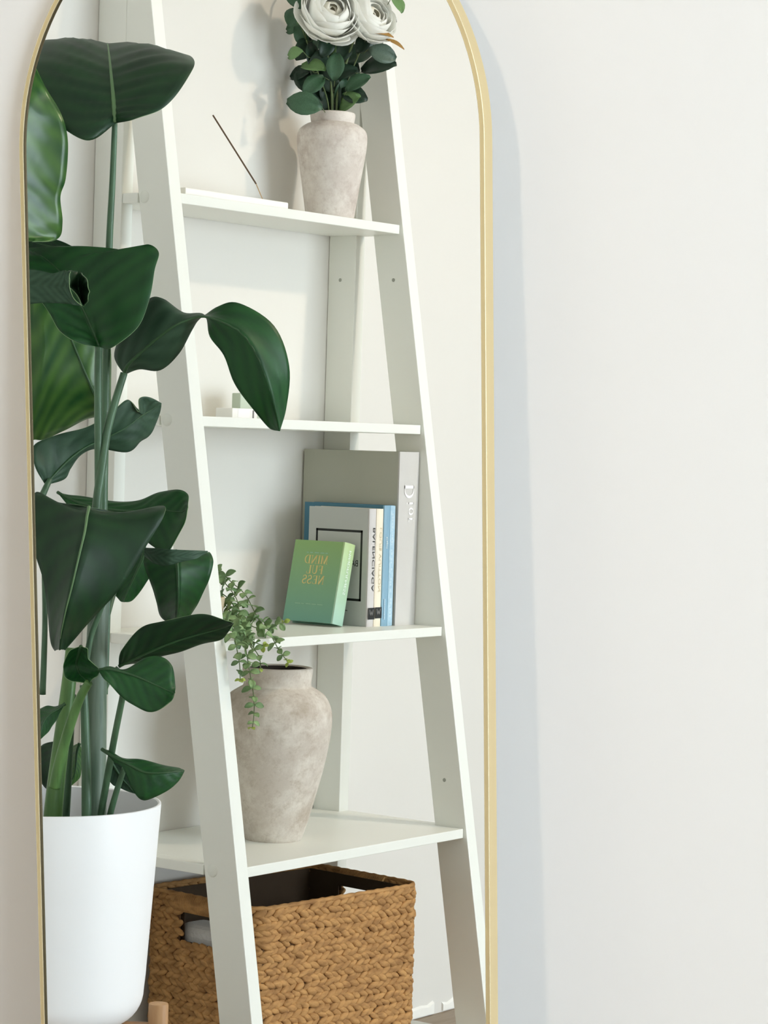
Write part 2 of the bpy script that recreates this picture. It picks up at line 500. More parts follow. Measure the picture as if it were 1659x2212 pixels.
# ---------------------------------------------------------------- books
def stroke(mb, pts, w, o, rt, up, nrm, h, lift):
    """flat ribbon along a polyline (letter units) as a thin printed shape"""
    P = [V((p[0], p[1])) for p in pts]
    n = len(P); ws = w if isinstance(w, (list, tuple)) else [w] * n
    A = []; B = []
    for i in range(n):
        a = P[max(i - 1, 0)]; c = P[min(i + 1, n - 1)]
        t = (c - a).normalized(); q = V((-t.y, t.x))
        A.append(P[i] + q * ws[i] / 2); B.append(P[i] - q * ws[i] / 2)
    to = lambda p: o + rt * (p.x * h) + up * (p.y * h) + nrm * lift
    vs = [to(p) for p in A] + [to(p) for p in B]
    mb.add(vs, [(i, i + 1, n + i + 1, n + i) for i in range(n - 1)])
def arc(cx, cy, rx, ry, a0, a1, n=14):
    return [(cx + rx * math.cos(math.radians(a0 + (a1 - a0) * i / n)), cy + ry * math.sin(math.radians(a0 + (a1 - a0) * i / n))) for i in range(n + 1)]
T_, t_ = 0.19, 0.075
def srf(x, y, w=0.26): return ([(x - w / 2, y), (x + w / 2, y)], 0.05)
SERIF = {
 'M': (1.05, [([(0.14, 0), (0.14, 1)], t_), ([(0.16, 1), (0.52, 0.02)], T_), ([(0.52, 0.02), (0.88, 1)], t_), ([(0.90, 0), (0.90, 1)], T_), srf(0.14, 0.025), srf(0.90, 0.025, 0.32), srf(0.12, 0.975, 0.2), srf(0.92, 0.975, 0.24)]),
 'I': (0.42, [([(0.21, 0), (0.21, 1)], T_), srf(0.21, 0.025, 0.34), srf(0.21, 0.975, 0.34)]),
 'N': (0.92, [([(0.15, 0), (0.15, 1)], t_), ([(0.13, 1), (0.77, 0)], T_), ([(0.77, 0), (0.77, 1)], t_), srf(0.15, 0.025), srf(0.11, 0.975, 0.2), srf(0.77, 0.975)]),
 'D': (0.92, [([(0.18, 0), (0.18, 1)], T_), ([(0.18, 0.975), (0.38, 0.975)] + arc(0.38, 0.5, 0.44, 0.475, 88, -88, 18) + [(0.18, 0.025)], [0.05, 0.05] + [0.05 + 0.11 * math.sin(math.pi * i / 18) for i in range(19)] + [0.05]), srf(0.12, 0.025, 0.2), srf(0.12, 0.975, 0.2)]),
 'F': (0.72, [([(0.18, 0), (0.18, 1)], T_), ([(0.06, 0.975), (0.66, 0.975)], 0.05), ([(0.645, 0.98), (0.645, 0.76)], 0.05), ([(0.18, 0.52), (0.50, 0.52)], 0.05), ([(0.49, 0.63), (0.49, 0.41)], 0.045), srf(0.18, 0.025, 0.36)]),
 'U': (0.90, [([(0.18, 1), (0.18, 0.36)] + arc(0.45, 0.33, 0.27, 0.30, 180, 270, 8), [T_, T_] + [T_ - 0.08 * i / 8 for i in range(9)]), (arc(0.45, 0.33, 0.29, 0.30, 270, 360, 8) + [(0.74, 1)], t_), srf(0.18, 0.975, 0.34), srf(0.74, 0.975)]),
 'L': (0.74, [([(0.18, 0), (0.18, 1)], T_), ([(0.06, 0.025), (0.66, 0.025)], 0.05), ([(0.65, 0.02), (0.65, 0.28)], 0.05), srf(0.18, 0.975, 0.34)]),
 'E': (0.78, [([(0.18, 0), (0.18, 1)], T_), ([(0.06, 0.025), (0.68, 0.025)], 0.05), ([(0.06, 0.975), (0.66, 0.975)], 0.05), ([(0.18, 0.52), (0.50, 0.52)], 0.05), ([(0.67, 0.02), (0.67, 0.26)], 0.05), ([(0.645, 0.98), (0.645, 0.76)], 0.05), ([(0.49, 0.63), (0.49, 0.41)], 0.045)]),
 'S': (0.70, [(arc(0.34, 0.745, 0.23, 0.235, 30, 220, 12) + arc(0.35, 0.265, 0.26, 0.245, 60, -150, 14), [0.06 + 0.09 * math.sin(math.pi * i / 27) for i in range(28)]), ([(0.57, 0.98), (0.57, 0.70)], 0.045), ([(0.08, 0.02), (0.08, 0.32)], 0.045)]),
 'i': (0.36, [([(0.18, 0), (0.18, 0.62)], T_ * 0.8), srf(0.18, 0.025, 0.28), srf(0.13, 0.6, 0.14), ([(0.18, 0.80), (0.18, 0.93)], 0.13)]),
 'o': (0.66, [(arc(0.33, 0.31, 0.235, 0.29, 0, 360, 24), [0.05 + 0.08 * abs(math.cos(math.radians(15 * i))) for i in range(25)])]),
 'r': (0.48, [([(0.16, 0), (0.16, 0.62)], T_ * 0.8), srf(0.16, 0.025, 0.28), srf(0.11, 0.6, 0.14), ([(0.17, 0.42), (0.26, 0.57), (0.38, 0.59)], [0.05, 0.06, 0.10])]),
}
def serif_text(mb, txt, o, rt, up, nrm, h, track=0.06, lift=0.0003, align='c'):
    wd = sum(SERIF[c][0] for c in txt) + track * (len(txt) - 1)
    x = -wd / 2 if align == 'c' else 0.0
    for c in txt:
        for pts, w in SERIF[c][1]:
            stroke(mb, [(p[0] + x, p[1]) for p in pts], w, o, rt, up, nrm, h, lift)
        x += SERIF[c][0] + track
def sans_text(name, txt, o, rt, up, h, width, m, parent, lift=0.0003):
    """plain capitals from Blender's built-in face, fitted to a given width"""
    cu = bpy.data.curves.new('print', 'FONT')
    cu.body = txt; cu.resolution_u = 3
    ob = bpy.data.objects.new('print', cu)
    SC.collection.objects.link(ob)
    dg = bpy.context.evaluated_depsgraph_get()
    me = bpy.data.meshes.new_from_object(ob.evaluated_get(dg))
    bpy.data.objects.remove(ob)
    xs = [v.co.x for v in me.vertices]; ys = [v.co.y for v in me.vertices]
    x0, x1, y0, y1 = min(xs), max(xs), min(ys), max(ys)
    nrm = rt.cross(up)
    base = V(o) - (V((0, 0, 0)))
    for v in me.vertices:
        a = ((v.co.x - x0) / (x1 - x0) - 0.5) * width; b = ((v.co.y - y0) / (y1 - y0) - 0.5) * h
        v.co = base + rt * a + up * b + nrm * lift
    me.materials.append(m)
    o2 = bpy.data.objects.new(name, me)
    return link(o2, parent)

RX, RY, RZ = V((1, 0, 0)), V((0, 1, 0)), V((0, 0, 1))
def book(name, label, x0, x1, y0, y1, z, h, cover, spine, rot=(0, 0, 0), pivot=None, ov=0.003, group=None):
    """hardback standing with the spine towards +y and the front cover towards -x; local origin = lower spine corner at x1"""
    t = thing(name, label, 'book', (x1, y1, z), rot, group)
    th = x1 - x0; d = y1 - y0; c = 0.0022
    if group is None: t['group'] = 'books on the third shelf board'
    fc_ = MB().box((-th, -d, 0), (-th + c, -0.006, h)).build('front_cover', cover, t, local=True, bevel=0.0006)
    MB().box((-c, -d, 0), (0, -0.006, h)).build('back_cover', cover, t, local=True, bevel=0.0006)
    s = MB()
    nn = 8
    poly = [(-th, -0.0058, 0)] + [(-th + th * i / nn, -0.0026 + 0.0026 * math.sin(math.pi * i / nn) ** 0.6, 0) for i in range(nn + 1)] + [(0, -0.0058, 0)]
    sp_ = s.prism(poly, (0, 0, h)).build('spine', spine, t, local=True, smooth=True, autos=30)
    MB().box((-th + c, -d + ov, ov), (-c, -0.006, h - ov)).build('pages', PAPER, t, local=True)
    return t, sp_, fc_
ZB = 0.8038
# tall grey book beside the right leg
b, bs, bf = book('hardback_book', 'tallest dark grey book with silver lettered spine beside the right shelf leg', 0.540, 0.5985, 0.004, 0.224, ZB, 0.309, DIORC, DIORS)
m = MB()
serif_text(m, 'D', V((-0.030, 0.0004, 0.2515)), V((0, 0, -1)), V((-1, 0, 0)) * 1.0, V((0, 1, 0)), 0.0275, align='l')
serif_text(m, 'ior', V((-0.030, 0.0004, 0.2215)), V((0, 0, -1)), V((-1, 0, 0)), V((0, 1, 0)), 0.0225, align='l', track=0.12)
for v in m.v: v.x += 0.012
m.build('spine_lettering', SILVERP, bs, local=True)
# blue book
b, bs, bf = book('hardback_book', 'blue hardback with white spine print between the grey and cream books', 0.5072, 0.5360, 0.035, 0.2180, ZB, 0.2135, BLUED, BLUE)
MB().box((-0.0150, 0.0002, 0.0005), (-0.0008, 0.0005, 0.213)).build('spine_panel', BLUEL, bs, local=True)
sans_text('spine_title', 'Capri', V((-0.0225, 0.0004, 0.148)), V((0, 0, -1)), V((-1, 0, 0)), 0.0060, 0.0200, WHITEP, bs)
m = MB(); z = 0.012
rr = random.Random(3)
while z < 0.047:
    q = rr.uniform(0.0012, 0.0024); m.box((-0.0255, 0.0003, z), (-0.0225, 0.0005, z + q)); z += q + 0.0009
z = 0.016
while z < 0.200:
    q = rr.uniform(0.002, 0.005)
    if rr.random() < 0.8: m.box((-0.0105, 0.0005, z), (-0.0105 + rr.uniform(0.003, 0.006), 0.0007, z + q))
    z += q + 0.0016
m.build('spine_print', PALEP, bs, local=True, kind='stuff')
# cream book
b, bs, bf = book('hardback_book', 'slim cream hardback between the blue book and the slim grey book', 0.4878, 0.5068, 0.074, 0.2160, ZB, 0.2075, CREAM, CREAM)
sans_text('spine_title', 'LOUIS VUITTON', V((-0.0095, 0.0004, 0.118)), V((0, 0, -1)), V((-1, 0, 0)), 0.0062, 0.112, TANP, bs)
MB().box((-0.0188, 0.0001, 0.0145), (-0.0002, 0.0004, 0.0340)).build('publisher_block', BLACK, bs, local=True)
m = MB()
for pts in ([(-0.5, 1), (-0.22, 0)], [(-0.22, 0), (0, 0.7)], [(0, 0.7), (0.22, 0)], [(0.22, 0), (0.5, 1)]):
    stroke(m, pts, 0.16, V((-0.0095, 0.0006, 0.0210)), V((-1, 0, 0)), V((0, 0, 1)), V((0, 1, 0)), 0.0105, 0)
m.build('publisher_mark', GREYP, bs, local=True)
# slim grey book
b, bs, bf = book('hardback_book', 'slim grey hardback with black lined cover behind the leaning green book', 0.4682, 0.4874, 0.077, 0.2150, ZB, 0.2075, GREYB, GREYS)
sans_text('spine_title', 'BALENCIAGA', V((-0.0085, 0.0004, 0.118)), V((0, 0, -1)), V((-1, 0, 0)), 0.0066, 0.112, BLACK, bs)
MB().box((-0.0186, 0.0001, 0.0130), (-0.0002, 0.0004, 0.0335)).build('publisher_block', BLACK, bs, local=True)
m = MB()
for pts in ([(-0.5, 1), (-0.22, 0)], [(-0.22, 0), (0, 0.7)], [(0, 0.7), (0.22, 0)], [(0.22, 0), (0.5, 1)]):
    stroke(m, pts, 0.16, V((-0.0095, 0.0006, 0.0200)), V((-1, 0, 0)), V((0, 0, 1)), V((0, 1, 0)), 0.0105, 0)
m.build('publisher_mark', GREYP, bs, local=True)
cx = -0.019 - 0.0003
m = MB(); ya, yb, za, zb = -0.121, -0.0165, 0.044, 0.169; lw = 0.0042
for q in ((ya, za, yb, za + lw), (ya, zb - lw, yb, zb), (ya, za, ya + lw, zb), (yb - lw, za, yb, zb)):
    m.box((cx, q[0], q[1]), (-0.0190, q[2], q[3]))
m.build('cover_border', BLACK, bf, local=True)
m = MB()
for q in (0.046, 0.0485, 0.051, 0.0535, 0.056): m.box((cx, -q - 0.0018, 0.0255), (-0.0190, -q, 0.0272))
m.build('cover_small_print', BLACK, bf, local=True, kind='stuff')
sans_text('cover_title', 'BALENCIAGA', V((-0.019, -0.0670, 0.1105)), V((0, -1, 0)), V((0, 0, 1)), 0.0112, 0.084, BLACK, bf)
# leaning green book with a colour-graded print cover
def graded(name, lo, hi, h):
    m = bpy.data.materials.new(name); m.use_nodes = True; nt = m.node_tree
    bs = nt.nodes['Principled BSDF']; bs.inputs['Roughness'].default_value = 0.55
    tc = nt.nodes.new('ShaderNodeTexCoord'); sp = nt.nodes.new('ShaderNodeSeparateXYZ')
    mr = nt.nodes.new('ShaderNodeMapRange'); mr.inputs['From Max'].default_value = h
    cr = nt.nodes.new('ShaderNodeValToRGB')
    cr.color_ramp.elements[0].color = (*lo, 1); cr.color_ramp.elements[1].color = (*hi, 1)
    nt.links.new(tc.outputs['Object'], sp.inputs[0]); nt.links.new(sp.outputs['Z'], mr.inputs['Value'])
    nt.links.new(mr.outputs[0], cr.inputs['Fac']); nt.links.new(cr.outputs['Color'], bs.inputs['Base Color'])
    return m
GRN = graded('green_cover_print', srgb(112, 162, 144), srgb(144, 178, 112), 0.145)
GRNS = graded('green_spine_print', srgb(160, 196, 180), srgb(184, 206, 148), 0.145)
b, bs, bf = book('hardback_book', 'small green book with gold title leaning on the grey book', 0.402, 0.432, 0.076, 0.190, ZB + 0.0003, 0.145, GRN, GRNS, rot=(0, 0.21, 0))
m = MB(); fx = V((-0.030, -0.060, 0))
for txt, z in (('MIND', 0.1035), ('FUL', 0.0855), ('NESS', 0.0675)):
    serif_text(m, txt, fx + V((0, 0, z)), V((0, -1, 0)), V((0, 0, 1)), V((-1, 0, 0)), 0.0150)
m.build('cover_title', GOLDP, bf, local=True)
m = MB()
for ya, yb in ((0.036, 0.042), (0.044, 0.053), (0.056, 0.066), (0.070, 0.076), (0.079, 0.084)):
    m.box((-0.0303, -yb, 0.1222), (-0.0300, -ya, 0.1240))
for ya, yb in ((0.030, 0.042), (0.045, 0.055), (0.057, 0.068), (0.072, 0.078), (0.080, 0.092)):
    m.box((-0.0303, -yb, 0.0310), (-0.0300, -ya, 0.0322))
m.build('cover_small_print', MINTP, bf, local=True, kind='stuff')
sans_text('spine_title', 'MINDFULNESS', V((-0.0150, 0.0004, 0.093)), V((0, 0, -1)), V((-1, 0, 0)), 0.0062, 0.078, WHITEP, bs)

# ---------------------------------------------------------------- small things on the shelves
t = thing('incense_holder', 'flat white incense holder on the top shelf board beside the vase', 'holder', (0.17, 0.125, 1.5204))
MB().box((0.035, 0.104, 1.5204), (0.3005, 0.146, 1.5330)).build('base', HOLDER, t, bevel=0.002)
MB().box((0.070, 0.095, 1.5204), (0.122, 0.1035, 1.5300)).build('end_rest', HOLDER, t, bevel=0.001)
t = thing('incense_stick', 'thin brown incense stick rising at a slant from the white holder', 'incense', (0.264, 0.120, 1.5325))
MB().tube([(0.264, 0.120, 1.5331), (0.2457, 0.118, 1.5608)], 0.0008, 8).build('bamboo_end', BAMBOO, t, smooth=True, autos=40)
MB().tube([(0.2457, 0.118, 1.5608), (0.198, 0.109, 1.6135), (0.1502, 0.100, 1.6662)], 0.0014, 8).build('coated_part', STICK, t, smooth=True, autos=40)
t = thing('white_box', 'small white box on the second shelf board behind the drooping leaf', 'box', (0.235, 0.10, 1.1613))
MB().box((0.196, 0.085, 1.1613), (0.262, 0.122, 1.1785)).build('box_body', WHITECARD, t, bevel=0.001)
MB().box((0.2105, 0.1220, 1.1613), (0.2415, 0.1226, 1.1780)).build('side_label', SILVERP, t)
MB().box((0.2490, 0.1220, 1.1625), (0.2525, 0.1227, 1.1760)).build('dark_mark', GREYP, t)
t = tag(MB().box((0.272, 0.055, 1.1613), (0.330, 0.075, 1.2060)).build('sage_tin', SAGE, bevel=0.002), 'small pale sage tin behind the white box on the second shelf board', 'tin')

# ---------------------------------------------------------------- woven basket
BW, BD, BH, BR_ = 0.396, 0.268, 0.272, 0.030
basket = thing('woven_basket', 'rectangular brown seagrass basket on the lowest shelf board', 'basket', (0.0985, 0.289, 0.0942), (0, 0, 0.1))
def perim(u, inset=0.0):
    """point and tangent on the rounded rectangle; u in metres from the front-left corner along the front"""
    w, d, r = BW - 2 * inset, BD - 2 * inset, BR_ - inset
    segs = [w - 2 * r, math.pi / 2 * r, d - 2 * r, math.pi / 2 * r] * 2
    tot = sum(segs); u = u % tot
    x0, y0 = inset, -inset
    corners = [(x0 + w - r, y0 - r), (x0 + w - r, y0 - d + r), (x0 + r, y0 - d + r), (x0 + r, y0 - r)]
    starts = [(x0 + r, y0), (x0 + w, y0 - r), (x0 + w - r, y0 - d), (x0, y0 - d + r)]
    dirs = [V((1, 0, 0)), V((0, -1, 0)), V((-1, 0, 0)), V((0, 1, 0))]
    for k in range(4):
        a, b = segs[2 * k], segs[2 * k + 1]
        if u < a: return V((*starts[k], 0)) + dirs[k] * u, dirs[k], k
        u -= a
        if u < b:
            th = u / r; c = V((*corners[k], 0)); n0 = dirs[(k + 3) % 4] * 1.0
            nrm = dirs[k - 1] * math.cos(th) + dirs[k] * math.sin(th)
            tg = -dirs[k - 1] * math.sin(th) + dirs[k] * math.cos(th)
            return c + nrm * r, tg, -1
        u -= b
    return V((*starts[0], 0)), dirs[0], 0
PER = 2 * (BW + BD) - 8 * BR_ + 2 * math.pi * BR_
NROW = 12; RH = (BH - 0.010) / NROW
# unit grain: an ellipsoid of few faces
GV = []; GF = []
for i in range(1, 5):
    ph = math.pi * i / 5
    for k in range(7):
        th = 2 * math.pi * k / 7
        GV.append(V((math.cos(ph), math.sin(ph) * math.cos(th), math.sin(ph) * math.sin(th))))
GV += [V((1, 0, 0)), V((-1, 0, 0))]
for i in range(3):
    for k in range(7):
        GF.append((i * 7 + k, i * 7 + (k + 1) % 7, (i + 1) * 7 + (k + 1) % 7, (i + 1) * 7 + k))
for k in range(7):
    GF.append((28, (k + 1) % 7, k)); GF.append((29, 21 + k, 21 + (k + 1) % 7))
def grain(mb, p, tg, zc, ang, L, hw, out):
    up = V((0, 0, 1)); nr = tg.cross(up)
    a = tg * math.cos(ang) + up * math.sin(ang); b = up * math.cos(ang) - tg * math.sin(ang)
    c = p + up * zc + nr * out
    mb.add([c + a * (q.x * L) + b * (q.y * hw) + nr * (q.z * hw * 0.85) for q in GV], GF)
HOLEU = {1: (BD - 2 * BR_) / 2, 3: (BD - 2 * BR_) / 2}
def in_hole(p, k, z):
    if not (BH - 0.080 < z < BH - 0.030): return False
    return k in (1, 3) and abs(p.y + BD / 2) < 0.050
rb = random.Random(5)
for row in range(NROW):
    mb = MB(); mb2 = MB(); zc = 0.004 + RH * (row + 0.5)
    split = any(in_hole(V((0, -BD / 2, 0)), 1, zc + q) for q in (-0.0052, 0.0052))
    step = 0.0172
    n = int(PER / step)
    ph = rb.random()
    for sub in (0, 1):
        for i in range(n):
            u = (i + ph + sub * 0.5 + rb.uniform(-0.14, 0.14)) * PER / n
            p, tg, k = perim(u)
            z = zc + (0.0052 if sub else -0.0052) + rb.uniform(-0.0008, 0.0008)
            if in_hole(p, k, z): continue
            grain(mb2 if split and p.y < -BD / 2 else mb, p, tg, z, (0.42 if sub else -0.42) + rb.uniform(-0.14, 0.14), 0.0140 * rb.uniform(0.85, 1.2), 0.0064 * rb.uniform(0.88, 1.16), rb.uniform(-0.0012, 0.0016))
    for part_ in (mb, mb2):
        if part_.v: part_.build('braid_row', SEAG, basket, smooth=True, local=True)
mb = MB()
mb.tube([perim(PER * i / 160)[0] + V((0, 0, BH - 0.004)) for i in range(160)], [0.0042 + 0.0007 * math.sin(i * 2.2) for i in range(160)], 8, closed=True)
mb.build('rim', SEAG, basket, smooth=True, local=True)
for side, xx in (('l', 0.0), ('r', BW)):
    mb = MB()
    for i in range(26):
        y = -BD / 2 - 0.052 + 0.104 * i / 25
        a = [(xx + 0.0092 * math.cos(th), y + rb.uniform(-0.0006, 0.0006), BH - 0.0165 + 0.0140 * math.sin(th)) for th in [2 * math.pi * q / 12 for q in range(12)]]
        mb.tube(a, 0.0026, 6, closed=True)
    mb.build('handle_wrap', SEAG, basket, smooth=True, local=True)
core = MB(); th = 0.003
def corep(x0, y0, x1, y1, z0, z1): core.box((x0, y0, z0), (x1, y1, z1))
corep(BR_ / 2, -0.004, BW - BR_ / 2, -0.001, 0.002, BH - 0.012)
corep(BR_ / 2, -BD + 0.001, BW - BR_ / 2, -BD + 0.004, 0.002, BH - 0.012)
for x in (0.001, BW - 0.004):
    corep(x, -BD + BR_ / 2, x + th, -BD / 2 - 0.052, 0.002, BH - 0.012)
    corep(x, -BD / 2 + 0.052, x + th, -BR_ / 2, 0.002, BH - 0.012)
    corep(x, -BD / 2 - 0.052, x + th, -BD / 2 + 0.052, 0.002, BH - 0.083)
core.box((0.008, -BD + 0.008, 0.0), (BW - 0.008, -0.008, 0.006))
core.build('core', SEAGD, basket, local=True)
lin = MB(); q = 0.0105  # added inner sheets; their dark colour paints shade into the basket
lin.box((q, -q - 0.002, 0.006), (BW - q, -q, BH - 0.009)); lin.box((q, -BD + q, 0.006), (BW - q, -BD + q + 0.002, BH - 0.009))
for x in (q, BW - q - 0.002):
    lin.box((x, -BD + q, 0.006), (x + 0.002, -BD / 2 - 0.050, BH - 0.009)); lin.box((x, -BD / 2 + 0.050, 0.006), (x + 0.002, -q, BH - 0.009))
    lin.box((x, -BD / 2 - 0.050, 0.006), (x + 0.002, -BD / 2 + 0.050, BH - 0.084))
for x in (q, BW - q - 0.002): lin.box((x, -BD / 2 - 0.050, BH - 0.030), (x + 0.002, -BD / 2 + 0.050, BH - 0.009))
lin.build('shade_lining', INSHADE, basket, local=True)
# folded white cloth in the basket, seen through its left handle
t = MB()
t.box((0.018, -0.215, 0.080), (0.085, -0.050, 0.216))
cl = t.build('white_cloth', CLOTH, None, local=True)
cl.location = basket.location + V((0, 0, 0)); cl.rotation_euler = (0, 0, 0.1)
bv = cl.modifiers.new('soft', 'BEVEL'); bv.width = 0.02; bv.segments = 4
tag(cl, 'folded white cloth inside the basket behind its left handle hole', 'cloth')

# ---------------------------------------------------------------- plant, pot and stand
PC = V((-0.5628, 0.4545, 0.0))
plant = thing('potted_plant', 'tall broad leaved green plant in a white pot beside the ladder shelf', 'plant', (PC.x, PC.y, 0.318))
ZR, ZBOT = 0.6212, 0.318
pp = [(0.0, ZBOT), (0.085, ZBOT)] + [(0.0985 + 0.040 * math.sin(math.pi / 2 * i / 10), ZBOT + 0.044 - 0.044 * math.cos(math.pi / 2 * i / 10)) for i in range(11)] + [(0.1405, ZBOT + 0.065), (0.1485, ZBOT + 0.19), (0.1555, ZR - 0.002), (0.1553, ZR), (0.1530, ZR + 0.0006), (0.1508, ZR - 0.001), (0.146, ZR - 0.09), (0.1, ZR - 0.1)]
MB().lathe([(r, z) for r, z in pp], (PC.x, PC.y, 0), 96).build('pot', POTW, plant, smooth=True, autos=50)
so = MB(); rs = random.Random(2)
rings = [[(PC.x + r * math.cos(a), PC.y + r * math.sin(a), ZR - 0.075 + rs.uniform(-0.004, 0.004)) for a in [2 * math.pi * k / 40 for k in range(40)]] for r in (0.148, 0.11, 0.07, 0.03)]
vs = [p for r in rings for p in r]; fs = []
for i in range(3):
    for k in range(40): fs.append((i * 40 + k, i * 40 + (k + 1) % 40, (i + 1) * 40 + (k + 1) % 40, (i + 1) * 40 + k))
fs.append(tuple(range(120, 160)))
so.add(vs, fs).build('soil', SOIL, plant, smooth=True)
stand = thing('plant_stand', 'light wooden plant stand with round legs under the white pot', 'plant stand', (PC.x, PC.y, 0))
for k in range(4):
    a = math.atan2(0.8, 0.6) + k * math.pi / 2
    c = PC + V((math.cos(a), math.sin(a), 0)) * 0.1600
    MB().lathe([(0.0, 0.0), (0.0125, 0.0), (0.0138, 0.004), (0.0138, 0.3435), (0.0130, 0.3455), (0.0, 0.3462)], c, 28).build('leg', WOOD, stand, smooth=True, autos=40)
for k in range(2):
    a = math.atan2(0.8, 0.6) + k * math.pi / 2
    d = V((math.cos(a), math.sin(a), 0)); e = V((-d.y, d.x, 0))
    z0, z1 = (0.2925, 0.3175) if k == 0 else (0.2920, 0.3170)
    p = [PC - d * 0.149 - e * 0.010, PC + d * 0.149 - e * 0.010, PC + d * 0.149 + e * 0.010, PC - d * 0.149 + e * 0.010]
    MB().prism([V((q.x, q.y, z0)) for q in p], (0, 0, z1 - z0)).build('crossbar', WOOD, stand, bevel=0.002)

